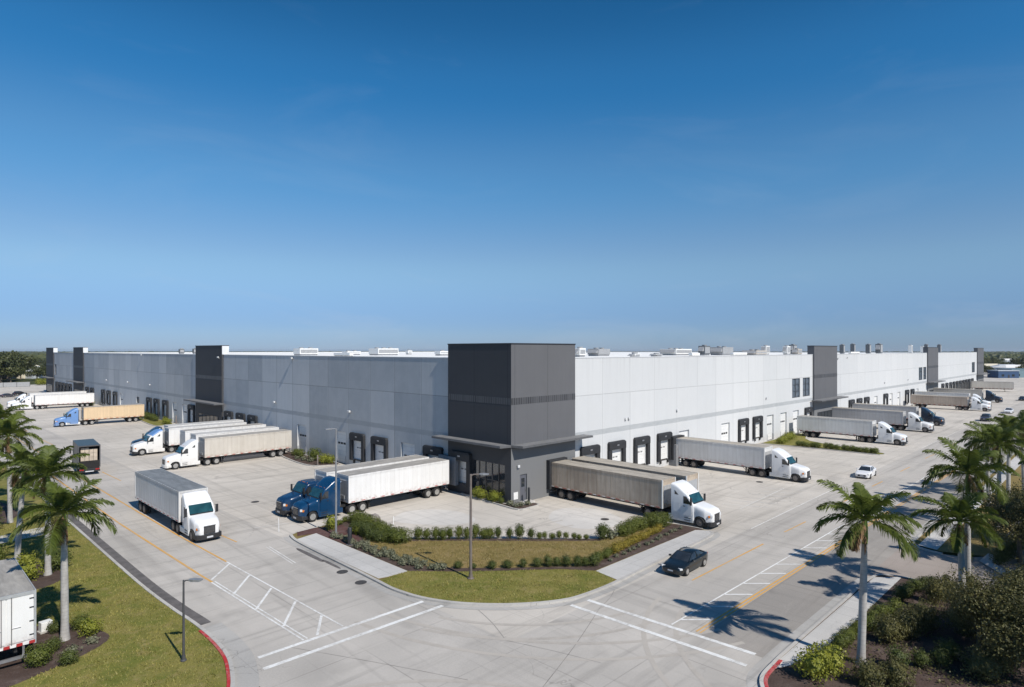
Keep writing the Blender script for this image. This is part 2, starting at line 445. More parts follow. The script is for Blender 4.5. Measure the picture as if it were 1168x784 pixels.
def doormat():
    t = NT('sectional_door_paint'); p = t.pos(obj=True); z = t.sep(p)[2]
    l = t.math('LESS_THAN', t.math('FRACT', t.math('DIVIDE', z, 0.62)), 0.05)
    n = t.noise(p, 2.0, 5, 0.7)
    col = t.mix(t.ramp(n, 0.4, 0.75, 0, 0.35), (.72,.72,.71), (.55,.53,.50))
    col = t.mix(t.math('MULTIPLY', l, 0.5), col, (.3,.3,.3))
    t.base(col); t.set(0.5); return t.mat
M['door_white'] = doormat()
M['seal'] = mk('black_dock_foam', (.022,.023,.026), 0.75, var=0.3, scale=2.0)
M['seal_worn'] = mk('worn_dock_pad', (.055,.048,.042), 0.8, var=0.4, scale=2.0)
M['rubber'] = mk('black_rubber', (.025,.024,.023), 0.85, var=0.25, scale=4)
M['dark_opening'] = mk('dark_interior', (.03,.03,.032), 0.9)
M['dock_grey'] = mk('dock_pit_panel', (.20,.205,.215), 0.7, var=0.15)
M['grey_door'] = mk('grey_door_paint', (.10,.105,.125), 0.5, var=0.1)
def glass(name, c, rough=0.06, spec=0.9):
    t = NT(name); p = t.pos(obj=True)
    t.base(t.mix(t.ramp(t.noise(p, 1.5, 3), 0.35, 0.7), c, s3(c, 1.8))); t.set(rough, 0, spec); return t.mat
M['glass'] = glass('dark_glass', (.018,.022,.026))
M['glass_teal'] = glass('windscreen_glass', (.012,.045,.05), 0.05, 1.0)
M['glass_blue'] = glass('blinded_window', (.075,.095,.12), 0.15)
M['frame_dark'] = mk('dark_frame', (.05,.05,.055), 0.45, 0.4)
M['frame_light'] = mk('light_frame', (.45,.46,.47), 0.5, 0.3)
M['chrome'] = mk('bright_metal', (.62,.62,.62), 0.25, 1.0, var=0.1)
M['steel'] = mk('galvanised_steel', (.36,.36,.37), 0.5, 0.7, var=0.15)
M['pole_brown'] = mk('weathered_pole', (.22,.185,.165), 0.55, 0.4, var=0.2, scale=2)
M['pole_grey'] = mk('grey_pole', (.30,.305,.315), 0.5, 0.4, var=0.15, scale=2)
M['pole_dark'] = mk('dark_pole', (.10,.10,.105), 0.5, 0.4, var=0.15)
M['chassis'] = mk('truck_chassis', (.028,.027,.027), 0.75, 0.2, var=0.3, scale=3)
M['tyre'] = mk('tyre_rubber', (.022,.021,.021), 0.85, var=0.3, scale=6)
M['rim'] = mk('wheel_rim', (.50,.49,.47), 0.4, 0.7, var=0.25, scale=5)
M['rim_dirty'] = mk('dirty_wheel_rim', (.20,.18,.165), 0.6, 0.5, var=0.3, scale=5)
M['lamp_glass'] = mk('lamp_glass', (.62,.63,.63), 0.12, 0, 0.8, var=0.1)
M['amber'] = mk('amber_lens', (.60,.18,.02), 0.2)
M['red_lens'] = mk('red_lens', (.40,.015,.012), 0.2)
M['black_plastic'] = mk('black_plastic', (.022,.022,.024), 0.5)
M['plate'] = mk('number_plate_blank', (.55,.56,.58), 0.5)
M['tape_red'] = mk('red_tape', (.38,.03,.03), 0.5)
M['tape_white'] = mk('white_tape', (.72,.70,.68), 0.5)
M['carton'] = mk('carton', (.50,.42,.33), 0.85, var=0.2, scale=2)
M['white_metal'] = mk('white_painted_metal', (.72,.72,.70), 0.5, var=0.1)
M['unit_grey'] = mk('rooftop_unit_grey', (.34,.345,.35), 0.55, 0.2, var=0.15)
M['unit_dark'] = mk('rooftop_unit_dark', (.12,.13,.14), 0.55, 0.2, var=0.2)
M['unit_tan'] = mk('rooftop_unit_tan', (.45,.41,.36), 0.6, 0.1, var=0.15)
M['manhole'] = mk('manhole_iron', (.075,.07,.066), 0.7, 0.3, var=0.3, scale=6)
M['rock'] = mk('grey_boulder', (.24,.215,.195), 0.9, var=0.3, scale=4, bump=0.4)
M['skid'] = None
M['joint'] = mk('tarred_joint', (.22,.205,.19), 0.9, var=0.5, scale=0.8)
M['asphalt_dark'] = mk('dark_asphalt_patch', (.115,.105,.10), 0.9, var=0.3, scale=1.2, bump=0.3)

def truck_paint(name, c, dirt=(.40,.37,.33), amt=0.25, rough=0.3, metal=0.0):
    t = NT(name); p = t.pos(obj=True); z = t.sep(p)[2]
    low = t.ramp(z, 0.4, 1.6, 1.0, 0.15)
    n = t.noise(p, 2.2, 5, 0.7)
    f = t.math('MULTIPLY', t.math('MULTIPLY', low, t.ramp(n, 0.3, 0.75)), amt*2)
    x = t.n('ShaderNodeClamp'); t.l(f, x.inputs[0])
    t.base(t.mix(x.outputs[0], c, dirt)); t.set(rough, metal, 0.5, 0.3)
    return t.mat
def trailer_side(name, c, dirt, amt=0.35):
    """box trailer skin: panel seams, runs of grime, rust near the rails"""
    t = NT(name); p = t.pos(obj=True); xyz = t.sep(p)
    s = t.noise(t.pos((3.0,1.0,0.18), obj=True), 1.0, 6, 0.7, 0.3)
    b = t.noise(p, 0.35, 4, 0.6)
    col = t.mix(t.ramp(s, 0.42, 0.75, 0, amt*1.6), c, dirt)
    col = t.mix(t.ramp(b, 0.4, 0.7, 0, amt), col, s3(dirt, 0.85))
    u = t.math('FRACT', t.math('DIVIDE', xyz[0], 0.62))
    wn = t.n('ShaderNodeTexWhiteNoise', noise_dimensions='1D'); t.l(t.math('FLOOR', t.math('DIVIDE', xyz[0], 0.62)), wn.inputs['W'])
    col = t.mix(t.math('MULTIPLY', wn.outputs['Value'], 0.12), col, s3(c, 0.7))
    col = t.mix(t.math('MULTIPLY', t.math('LESS_THAN', u, 0.035), 0.35), col, s3(dirt, 0.4))
    lo = t.math('MULTIPLY', t.ramp(xyz[2], 1.2, 1.75, 1, 0), t.ramp(t.noise(p, 3.0, 5, 0.75), 0.42, 0.65, 0, 0.75))
    col = t.mix(lo, col, (.24,.13,.085))
    hi = t.math('MULTIPLY', t.ramp(xyz[2], 3.7, 4.05, 0, 1), t.ramp(t.noise(p, 2.0, 5, 0.75), 0.4, 0.7, 0, 0.5))
    col = t.mix(hi, col, s3(dirt, 0.6))
    t.base(col); t.set(0.45, 0, 0.4)
    return t.mat
TP = {
 'white': truck_paint('white_cab_paint', (.78,.785,.79)),
 'white2': truck_paint('off_white_cab_paint', (.74,.735,.72)),
 'blue': truck_paint('deep_blue_cab_paint', (.004,.038,.100), (.06,.07,.08), 0.12, 0.2),
 'blue2': truck_paint('dark_blue_cab_paint', (.006,.032,.085), (.07,.08,.09), 0.15, 0.25),
 'ltblue': truck_paint('light_blue_cab_paint', (.13,.26,.52), (.25,.27,.32), 0.3, 0.4),
 'navy': truck_paint('navy_cab_paint', (.010,.022,.042), (.08,.08,.085), 0.15, 0.25),
 'black': truck_paint('dark_green_body_paint', (.020,.028,.028), (.07,.06,.055), 0.3, 0.65),
}
TS = {
 'white': trailer_side('white_trailer_skin', (.76,.755,.745), (.55,.52,.48), 0.2),
 'light': trailer_side('pale_grey_trailer_skin', (.68,.68,.675), (.46,.44,.41), 0.28),
 'grey': trailer_side('grey_trailer_skin', (.50,.50,.505), (.36,.34,.32), 0.3),
 'beige': trailer_side('beige_trailer_skin', (.58,.545,.49), (.42,.37,.31), 0.3),
 'tan': trailer_side('tan_trailer_skin', (.70,.53,.34), (.48,.37,.25), 0.25),
 'dirty': trailer_side('grimy_trailer_skin', (.52,.44,.35), (.29,.22,.16), 0.5),
 'brown': trailer_side('brown_grey_trailer_skin', (.47,.395,.325), (.28,.215,.175), 0.45),
}
def roofm(name, c):
    t = NT(name); p = t.pos(obj=True)
    n = t.noise(t.pos((0.5,2.0,1), obj=True), 1.0, 6, 0.7, 0.6)
    col = t.mix(t.ramp(n, 0.38, 0.68), s3(c, 0.72), s3(c, 1.15))
    t.base(col); t.set(0.7); return t.mat
TR = {'grey': roofm('grey_trailer_roof', (.36,.34,.31)), 'pale': roofm('pale_trailer_roof', (.52,.51,.49)),
      'slate': roofm('slate_trailer_roof', (.20,.215,.225)), 'brown': roofm('brown_trailer_roof', (.40,.36,.30))}

def skidmat():
    """faint broken rubber marks: the paving colour with rubber worn into it"""
    t = NT('tyre_mark_rubber'); p = t.pos()
    n = t.noise(p, 1.4, 5, 0.75, .5); n2 = t.noise(p, 0.25, 3)
    f = t.math('MULTIPLY', t.ramp(n, .38, .66), t.ramp(n2, .4, .65, .0, .32))
    t.base(t.mix(f, (.43,.395,.35), (.15,.14,.13))); t.set(.85, 0, .3); return t.mat
M['skid'] = skidmat()
# ------------------------------------------------------------------ ground, roads, kerbs, islands
def struct(name, mb, mat, **k):
    return tag(mb.build(name, mat, fix=False, **k), kind='structure')

mb = MB(); mb.sheet([(-9000,-9000),(9000,-9000),(9000,9000),(-9000,9000)], -0.06); struct('terrain', mb, M['terrain'])
mb = MB(); mb.sheet([(-36.4,-36.5),(800,-36.5),(800,90),(330,90),(330,345),(-36.4,345)], 0.0); struct('truck_apron', mb, M['apron'])
# the two roads and the crossing between them, one sheet
mb = MB(); mb.sheet([(-36.5,-62),(-20.9,-62),(-20.5,-40),(-19.6,-37.4),(-17.9,-36.0),(-15.5,-35.7),(800,-35.7),(800,-23.4),(-23.9,-23.4),(-23.9,325),(-36.5,325)], 0.004)
struct('road', mb, M['road'])
mb = MB()
mb.sheet([(-15.2,-35.4),(800,-35.4),(800,-31.4),(-15.2,-31.2)], 0.008)
struct('road_wheel_lane', mb, M['asphalt'])
mb = MB()
for a, b in (((-21.9,-18.2),(-23.9,-23.2)),((-23.9,-23.2),(-22.1,-28.9)),((-27.2,-28.6),(-16.0,-24.3)),((-16.0,-24.3),(-12.6,-23.1)),((-33.5,-14.6),(-28.5,-25.0))): strip(mb, catmull([a, ((a[0]+b[0])/2+.12,(a[1]+b[1])/2-.1), b], 5), -.018, .018, .0105)
struct('road_joint', mb, M['joint'])

# pale, dark and light patches on the pad before the tower
mb = MB(); mb.sheet(catmull([(-13.3,3.4),(-10.4,5.8),(-7.4,4.3),(-6.2,1.0),(-7.5,-2.2),(-10.6,-1.2)], 5, True), 0.004)
mb.sheet(catmull([(-1.5,-7.0),(2.4,-5.2),(5.0,-8.2),(3.5,-12.6),(0.2,-13.4),(-2.4,-11.0)], 5, True), 0.004)
struct('apron_patch', mb, M['patch'])

# corner island
OUT = [(-23.2,6.2),(-23.6,4.4),(-23.8,0.8),(-23.95,-5.4),(-24.1,-9.7),(-24.15,-12.0),(-23.7,-14.6),(-22.6,-17.0),(-21.1,-18.95),(-19.3,-20.6),(-17.2,-21.9),(-15.4,-22.4),(-12.1,-22.6),(-7.0,-22.4),(0,-22.2),(4.6,-21.95),(5.7,-21.3)]
INN = [(5.9,-20.3),(5.7,-17.9),(4.9,-16.2),(2.4,-15.4),(-1.2,-15.5),(-3.9,-15.2),(-7.6,-11.7),(-10.9,-8.2),(-14.3,-4.8),(-16.6,-2.3),(-16.9,0.3),(-16.0,3.2),(-14.7,6.0),(-15.4,7.3),(-18.6,7.0),(-22.2,6.7)]
outc = catmull(OUT, 5); inc = catmull(INN, 5)
ISL = outc + inc
mb = MB(); ribbon(mb, outc, -0.02, 0.24, -0.03, 0.15); ribbon(mb, inc, -0.02, 0.12, -0.03, 0.128); struct('island_kerb', mb, M['kerb'])
mb = MB(); strip(mb, outc, -0.60, -0.02, 0.013); strip(mb, inc, -0.35, -0.02, 0.013); struct('gutter', mb, M['gutter'])
mb = MB(); mb.sheet(offset(outc, 0.22) + offset(inc, 0.18), 0.125); struct('island_ground', mb, M['lawn_dry'])
FRONT = [(-23.7,-9.65)] + [p for p in offset(outc, 0.24) if p[1] < -9.9 and p[0] < -11.6] + [(-11.3,-22.2),(-10.8,-20.0),(-12.4,-17.9),(-15.6,-15.1),(-18.6,-12.4),(-21.2,-9.6)]
mb = MB(); mb.sheet(FRONT, 0.131); struct('front_lawn', mb, M['lawn'])
MID = [(-18.6,-0.8),(-16.6,-3.2),(-14.3,-5.2),(-10.9,-8.7),(-7.6,-12.2),(-4.2,-15.6),(2.0,-16.0),(-3.0,-17.6),(-8.6,-18.6),(-10.9,-18.2),(-12.9,-16.3),(-15.2,-14.4),(-18.0,-11.6),(-19.4,-9.6),(-19.9,-5.0)]
# mulch beds
mb = MB()
mb.sheet([(-21.15,5.0),(-21.15,-9.6),(-18.6,-12.35),(-15.6,-15.1),(-12.4,-17.85),(-10.85,-19.95),(4.9,-20.0),(5.5,-20.6),(5.7,-20.2),(5.55,-18.0),(4.8,-16.5),(3.4,-15.9),(2.6,-16.4),(3.5,-17.6),(-3.0,-18.3),(-9.0,-18.9),(-10.9,-18.5),(-12.9,-16.6),(-15.2,-14.6),(-18.0,-11.8),(-19.6,-9.6),(-20.0,-5.0),(-19.4,-0.5),(-17.8,3.0),(-16.2,6.9)], 0.131)
mb.sheet([(-17.4,1.5),(-17.3,-2.6),(-14.6,-5.1),(-11.2,-8.6),(-7.9,-12.1),(-4.3,-15.55),(-2.0,-15.9),(-2.0,-15.4),(-4.0,-15.0),(-7.5,-11.4),(-10.8,-8.0),(-14.2,-4.5),(-16.4,-2.2),(-16.6,0.6)], 0.131)
struct('mulch_bed', mb, M['mulch'])
mb = MB(); mb.sheet([(-22.9,5.3),(-21.2,4.8),(-21.0,-0.5),(-19.8,-1.2),(-18.2,3.2),(-18.0,5.6),(-20.5,6.7),(-22.3,6.5)], 0.135); struct('red_mulch_bed', mb, M['mulch_red'])
# sidewalks on the island
mb = MB(); mb.prism([(-23.6,4.4),(-21.2,4.9),(-21.2,-9.6),(-23.0,-9.5),(-23.7,-9.3),(-23.6,-2)], 0.10, 0.139)
mb.prism([(-10.85,-20.05)] + [p for p in offset(outc, 0.235) if p[0] > -11.6 and p[1] < -20.9] + [(5.45,-20.7),(4.9,-20.05)], 0.10, 0.139)
struct('sidewalk', mb, M['walk'])

# west verge (grass, kerb with the red corner)
WK = catmull([(-36.5,60),(-36.5,40),(-36.55,14.9),(-36.55,2.3),(-36.35,-4.0),(-36.1,-8.0),(-36.15,-12.0),(-36.7,-15.0),(-38.2,-18.3),(-41.5,-21.0),(-46,-22.2)], 8)
mb = MB(); ribbon(mb, WK, -0.02, -0.24, -0.03, 0.15); struct('verge_kerb', mb, M['kerb'])
red = [p for p in WK if -18.5 < p[1] < -8.6]
mb = MB(); ribbon(mb, red, -0.25, -0.42, -0.03, 0.153); struct('red_kerb_edge', mb, M['red_kerb'])
mb = MB(); strip(mb, [p for p in WK if p[1] > -8.3], 0.0, 0.75, 0.0125); struct('dark_gutter', mb, M['asphalt_dark'])
mb = MB(); strip(mb, [p for p in WK if p[1] < -8.2], -0.02, 1.15, 0.0125); struct('verge_gutter', mb, M['gutter'])
VERGE = [(-46,-22.4)] + [(p[0]-0.2, p[1]) for p in reversed(WK[:-2])] + [(-44.2,60),(-44.2,-2.0),(-48,-2.0),(-60,-4),(-60,-22.4)]
mb = MB(); mb.sheet(VERGE, 0.10); struct('verge_lawn', mb, M['lawn'])
mb = MB(); mb.sheet([(-44.2,60),(-36.6,60),(-36.6,325),(-44.2,325)], 0.05); struct('far_verge_lawn', mb, M['lawn_dry'])
mb = MB()
mb.sheet(catmull([(-40.5,-5.9),(-41.6,-7.2),(-44.3,-8.4),(-47.5,-9.0),(-49,-6.0),(-46.5,-2.4),(-43.4,-1.0),(-41.8,-2.0),(-40.9,-4.0)], 4, True), 0.106)
mb.sheet(catmull([(-40.2,8.6),(-41.4,6.8),(-43.9,6.6),(-43.9,12.6),(-41.6,14.6),(-40.6,11.5)], 4, True), 0.106)
mb.sheet(catmull([(-40.0,33),(-43.9,29),(-43.9,44),(-40.4,42)], 4, True), 0.106)
struct('verge_mulch', mb, M['mulch'])
mb = MB(); mb.sheet([(-44.2,21.8),(-38.2,23.0),(-36.8,25.2),(-37.6,26.4),(-44.2,24.6)], 0.112); struct('footpath', mb, M['walk'])
mb = MB(); mb.sheet([(-170,-2.0),(-44.2,-2.0),(-44.2,325),(-170,325)], 0.0); struct('side_lot', mb, M['lot'])

# south side: kerb, sidewalk, bed, driveway, car park
SK1 = catmull([(-21.1,-62),(-20.9,-46),(-20.5,-40),(-19.6,-37.4),(-17.9,-36.0),(-15.5,-35.7),(-12,-35.65),(-4,-35.65),(2.9,-35.7),(4.4,-36.6),(4.8,-38.2)], 6)
SK2 = catmull([(13.2,-38.4),(13.7,-36.8),(15.2,-35.8),(20,-35.7),(60,-35.7),(140,-35.7),(420,-35.7)], 5)
mb = MB(); ribbon(mb, SK1, -0.02, -0.22, -0.03, 0.15); ribbon(mb, SK2, -0.02, -0.22, -0.03, 0.15); struct('south_kerb', mb, M['kerb'])
mb = MB(); ribbon(mb, [p for p in SK1 if p[0] < -15.0 and p[1] > -44], -0.23, -0.42, -0.03, 0.153); struct('red_kerb_corner', mb, M['red_kerb'])
mb = MB(); strip(mb, SK1[:-12], -0.02, 0.62, 0.0125); strip(mb, SK2[10:], -0.02, 0.62, 0.0125); struct('south_gutter', mb, M['gutter'])
mb = MB(); mb.sheet([(-21.1,-62)]+[p for p in offset(SK1, -0.2)]+[(5.0,-41.4),(7.2,-44.6),(6.0,-62)], 0.10); struct('planting_ground', mb, M['mulch'])
mb = MB(); mb.sheet([(-16.6,-35.9),(3.0,-35.95),(4.3,-37.2),(4.3,-37.45),(-6,-37.4),(-11.9,-37.2),(-15.2,-36.6)], 0.118); struct('south_sidewalk', mb, M['walk'])
mb = MB(); mb.sheet([(3.2,-35.4),(4.6,-36.6),(5.2,-41.4),(7.4,-44.8),(20,-44.8),(13.8,-40.0),(13.4,-37.4),(15.0,-35.4)], 0.016); struct('driveway', mb, M['drive'])
mb = MB(); mb.sheet([(7.2,-44.4),(8.2,-44.4),(13.2,-41.0),(16.0,-41.2),(16.0,-42.0),(13.4,-41.8),(8.4,-45.6)], 0.12); struct('stepping_path', mb, M['walk'])
mb = MB(); mb.sheet([(13.9,-38.2),(14.3,-37.0),(15.4,-35.95),(420,-35.95),(420,-41.6),(15.2,-41.6)], 0.10); struct('south_verge', mb, M['lawn_dry'])
mb = MB(); mb.sheet([(14.6,-36.4),(420,-36.4),(420,-37.9),(14.2,-37.9)], 0.106); struct('east_sidewalk', mb, M['walk'])
mb = MB(); mb.sheet([(15.2,-41.5),(420,-41.5),(420,-120),(6,-120),(6,-62)], 0.0); struct('car_park', mb, M['lot'])

# painted lines
W = MB(); Y = MB()
SEGN = [0]
def seg(m, a, b, w=0.12, z=0.0125):
    SEGN[0] += 1
    n = 6; pts = [(a[0]+(b[0]-a[0])*k/n, a[1]+(b[1]-a[1])*k/n) for k in range(n+1)]
    strip(m, pts, -w/2, w/2, z + .0007*(SEGN[0] % 9))
seg(W, (-35.25,-14.72), (-23.8,-14.95), 0.30); seg(W, (-35.6,-16.18), (-23.3,-16.5), 0.32)
seg(W, (-15.6,-22.95), (-15.1,-34.6), 0.32); seg(W, (-17.1,-22.65), (-16.7,-34.8), 0.32)
seg(W, (-30.15,3.1), (-29.75,-14.5), 0.12)
seg(W, (-32.75,-0.8), (-32.42,-14.55), 0.12); seg(W, (-32.5,-0.8), (-32.15,-14.5), 0.10)
for a, b in [((-30.2,2.4),(-32.55,-0.25)),((-30.15,-1.35),(-32.55,-4.35)),((-30.1,-5.1),(-32.5,-8.05)),((-30.0,-8.65),(-32.4,-11.85)),((-29.85,-12.0),(-31.5,-14.5))]:
    seg(W, a, b, 0.17)
seg(Y, (-30.75,190), (-30.75,44), 0.13); seg(Y, (-30.7,44), (-30.45,14), 0.16); seg(Y, (-30.45,14), (-30.15,3.1), 0.15)
seg(Y, (-33.2,60), (-33.2,22.6), 0.16); seg(Y, (-33.2,22.6), (-32.8,2.0), 0.18); seg(Y, (-32.8,2.0), (-32.7,-0.8), 0.16)
for a, b in [(11.2,7.9),(24,19),(55,46),(75,66),(100,90),(130,118)]:
    seg(Y, (-27.6,a), (-27.4,b), 0.13)
seg(W, (-15.0,-29.15), (55,-29.75), 0.12)
seg(Y, (-14.8,-30.75), (60,-31.5), 0.13); seg(Y, (-14.8,-31.0), (60,-31.75), 0.11)
for i in range(15):
    x = -13.9 + i*2.98
    seg(W, (x,-29.2-(x+15)*.0086), (x+1.38,-30.6-(x+15)*.0095), 0.16)
for a, b in [(-7.1,5.6),(10.6,15.9),(24,29),(39,43.4),(52.8,57.8),(68,74),(86,92),(104,112),(124,134),(150,162)]:
    seg(Y, (a,-26.25), (b,-26.35), 0.13)
seg(W, (9.5,-23.5), (33.5,-23.3), 0.09); seg(W, (80,-23.3), (110,-23.3), 0.07)
seg(W, (-25.9,4.6), (-26.3,-1.2), 0.08); seg(W, (-26.15,4.6), (-26.55,-1.2), 0.06)
# parking marks by the second bay
for i in range(6):
    seg(W, (17.0+i*2.3,-16.9), (19.0+i*2.3,-21.4), 0.08)
seg(W, (16.2,-19.3), (30.0,-18.7), 0.07)
seg(W, (-23.3,8.2), (-21.0,13.2), 0.07); seg(W, (-24.4,11.2), (-19.6,10.2), 0.07)
struct('white_road_marking', W, M['white_line']); struct('yellow_road_marking', Y, M['yellow_line'])

# tyre marks left by turning lorries
mb = MB()
def arc(cx, cy, r, a0, a1, w=.30, z=.0098, gauge=1.95):
    for rr in (r, r+gauge):
        pts = [(cx+rr*math.cos(a0+(a1-a0)*k/16), cy+rr*math.sin(a0+(a1-a0)*k/16)) for k in range(17)]
        strip(mb, pts, -w/2, w/2, z + .0003*(len(mb.f) % 7))
for q in [(-12,-13,13.5,3.5,4.5),(-40,-34,12.5,.15,1.25),(-9,-41,13,1.75,2.8),(-6,-12,21,3.25,4.35)]: arc(*q)
struct('road_tyre_mark', mb, M['skid'])
mb = MB()
for q in [(22,-22,13.5,1.7,2.9),(50,-23,13,1.6,2.95),(20,-22,14,.25,1.4),(-24,25,14,-1.3,-.1),(-24,36,12,.2,1.35),(-25,80,16,-1.3,-.1),(95,-24,15,1.7,2.9),(66,-24,13,.3,1.3),(-4,-19,9,1.3,2.4)]: arc(*q, w=.22, z=.0056)
struct('apron_tyre_mark', mb, M['skid'])

# planters along the building
def planter(name, pts, mat, h=0.14):
    c = catmull(pts, 3, True)
    a = sum(c[i-1][0]*c[i][1]-c[i][0]*c[i-1][1] for i in range(len(c)))
    if a < 0: c = list(reversed(c))
    ring = c + [c[0], c[1]]
    mb = MB(); ribbon(mb, ring, -0.02, 0.18, -0.03, h); struct(name + '_kerb', mb, M['kerb'])
    mb = MB(); mb.sheet(offset(ring, 0.15)[1:-1], h-0.02); struct(name + '_bed', mb, mat)
    return c
planter('tower_planter', [(-0.5,8.0),(-0.9,4.9),(-1.25,1.0),(-1.35,-2.4),(0.4,-2.75),(1.9,-2.6),(2.0,-1.5),(0.2,-1.2),(-0.45,-0.4),(-0.45,4.0)], M['mulch'])
planter('west_planter', [(-0.6,52),(-3.2,50.5),(-4.3,45),(-4.7,40),(-4.2,37.2),(-2.6,36.2),(-0.6,36.0),(-0.5,44)], M['mulch'])
planter('far_west_planter', [(-0.6,142),(-3.3,134),(-4.6,122),(-5.4,110),(-3.6,108.6),(-0.6,112),(-0.5,126)], M['lawn'])
planter('east_planter', [(84,-0.6),(83,-2.8),(75,-6.2),(69.6,-17.5),(68.4,-20.4),(66.4,-20.2),(66.2,-16),(66.0,-8),(65.4,-2.4),(66,-0.7),(75,-0.5)], M['lawn'])

# manhole covers, stains with a shape of their own
for i, (x, y) in enumerate([(-24.7,-5.8),(-24.9,-8.8),(-19.8,21.7),(2.3,-11.3),(31.6,-14.9)]):
    mb = MB(); mb.lathe([(0.0,0.0),(0.42,0.0),(0.44,0.012),(0.36,0.016),(0.30,0.011),(0.0,0.013)], (x,y,0.012), 'z', 20)
    o = mb.build('manhole_cover', M['manhole'])
    tag(o, ['iron manhole cover by the island sidewalk, farther from the crossing lines','iron manhole cover by the island sidewalk, nearer the crossing lines','manhole cover in the open truck yard near the blue tractors','small drain cover on the pad before the grimy twin trailers','drain cover in the yard beside the pale grey trailer'][i], 'manhole cover')
mb = MB(); mb.sheet(catmull([(-24.5,-2.4),(-24.25,-2.3),(-24.28,-4.6),(-24.5,-4.9)], 4, True), 0.0165)
mb.sheet(catmull([(-24.62,1.8),(-24.3,1.9),(-24.35,-2.0),(-24.7,-2.2)], 4, True), 0.0165)
struct('gutter_stain', mb, M['asphalt_dark'])
# ------------------------------------------------------------------ the warehouse
wh = empty('warehouse', (0,0,0))
tag(wh, 'huge flat roofed pale grey warehouse with charcoal corner towers and rows of dock doors', 'warehouse')
TS_M = Matrix.Identity(4)                                     # local u along the wall, v outward, z up
M_S = Matrix(((1,0,0,0),(0,-1,0,0),(0,0,1,0),(0,0,0,1)))       # south wall: u=+X, out=-Y
M_W = Matrix(((0,-1,0,0),(1,0,0,0),(0,0,1,0),(0,0,0,1)))       # west wall: u=+Y, out=-X
HW = 16.4
def wall(name, T, u0, u1, openings, mat, depth=0.35):
    """wall with real holes: openings are (u, width, z0, z1)"""
    mb = MB(); mb.T = T
    us = {u0, u1}; zs = {0.0, HW, 11.6, 6.3}
    for u, w, a, b in openings: us |= {round(u-w/2,3), round(u+w/2,3)}; zs |= {a, b}
    us = sorted(us); zs = sorted(zs)
    for i in range(len(us)-1):
        for j in range(len(zs)-1):
            cu = (us[i]+us[i+1])/2; cz = (zs[j]+zs[j+1])/2
            if any(abs(cu-u) < w/2 and a < cz < b for u, w, a, b in openings): continue
            mb._add([(us[i],0,zs[j]),(us[i+1],0,zs[j]),(us[i+1],0,zs[j+1]),(us[i],0,zs[j+1])], [(0,1,2,3)])
    for u, w, a, b in openings:
        l, r = u-w/2, u+w/2
        mb._add([(l,0,a),(l,-depth,a),(l,-depth,b),(l,0,b)], [(0,1,2,3)])
        mb._add([(r,0,a),(r,0,b),(r,-depth,b),(r,-depth,a)], [(0,1,2,3)])
        mb._add([(l,0,b),(l,-depth,b),(r,-depth,b),(r,0,b)], [(0,1,2,3)])
        mb._add([(l,0,a),(r,0,a),(r,-depth,a),(l,-depth,a)], [(0,1,2,3)])
    # back of the parapet and its top
    mb._add([(u0,-0.3,15.9),(u1,-0.3,15.9),(u1,-0.3,HW),(u0,-0.3,HW)], [(0,1,2,3)])
    mb.build(name, mat, wh, fix=False)
    mb = MB(); mb.T = T; mb.box(u0, u1, -0.34, 0.05, HW, HW+0.10)
    mb.build('parapet_coping', M['coping'], wh)

def dock(T, u, sealed=True, w=2.5, z0=1.2, z1=3.95, mat='seal', dep=.42):
    """a sectional door; with black foam pads when it has a dock seal"""
    mb = MB(); mb.T = T
    mb.box(u-w/2-.05, u+w/2+.05, -0.20, -0.12, z0, z1)
    nseg = 5
    for k in range(1, nseg):
        zz = z0+(z1-z0)*k/nseg
        mb.box(u-w/2, u+w/2, -0.122, -0.10, zz-0.02, zz+0.02)
    d = mb.build('dock_door', M['door_white'], wh)
    mb = MB(); mb.T = T
    for q in (-0.55, 0.1): mb.box(u+q, u+q+0.45, -0.122, -0.105, z0+1.6*(z1-z0)/2.75, z0+1.78*(z1-z0)/2.75)
    mb.build('door_pane', M['dark_opening'], d)
    if sealed:
        zt = 5.1; hw = 1.95; D = dep
        h = MB(); h.T = T
        h.loft([[(u-hw+.02,0,zt-1.1),(u+hw-.02,0,zt-1.1),(u+hw-.02,D,zt-1.1),(u-hw+.02,D,zt-1.1)],[(u-hw+.02,0,zt-.22),(u+hw-.02,0,zt-.22),(u+hw-.02,D,zt-.22),(u-hw+.02,D,zt-.22)],[(u-hw+.22,0,zt),(u+hw-.22,0,zt),(u+hw-.26,D-.06,zt),(u-hw+.26,D-.06,zt)]])
        so = h.build('dock_seal', M[mat], wh, bevel=0.04)
        for sg in (-1, 1):
            x0, x1 = sorted((u+sg*(w/2+.02), u+sg*hw))
            s = MB(); s.T = T; s.box(x0, x1, 0.0, D-.05, 0.95, zt-1.11); s.build('side_pad', M[mat], so, bevel=0.06)
            b = MB(); b.T = T; b.box(u+sg*1.0-.14, u+sg*1.0+.14, 0, 0.22, 0.55, 0.98); b.build('dock_bumper', M['rubber'], so)
        b = MB(); b.T = T; b.box(u-1.05, u+1.05, 0.0, 0.10, 0.99, 1.16); b.build('dock_lip', M['seal_worn'], so)
        g = MB(); g.T = T
        g.box(u-.22, u+.22, D-.01, D+.03, zt-.62, zt-.44); g.build('door_number_plate', M['steel'], so)
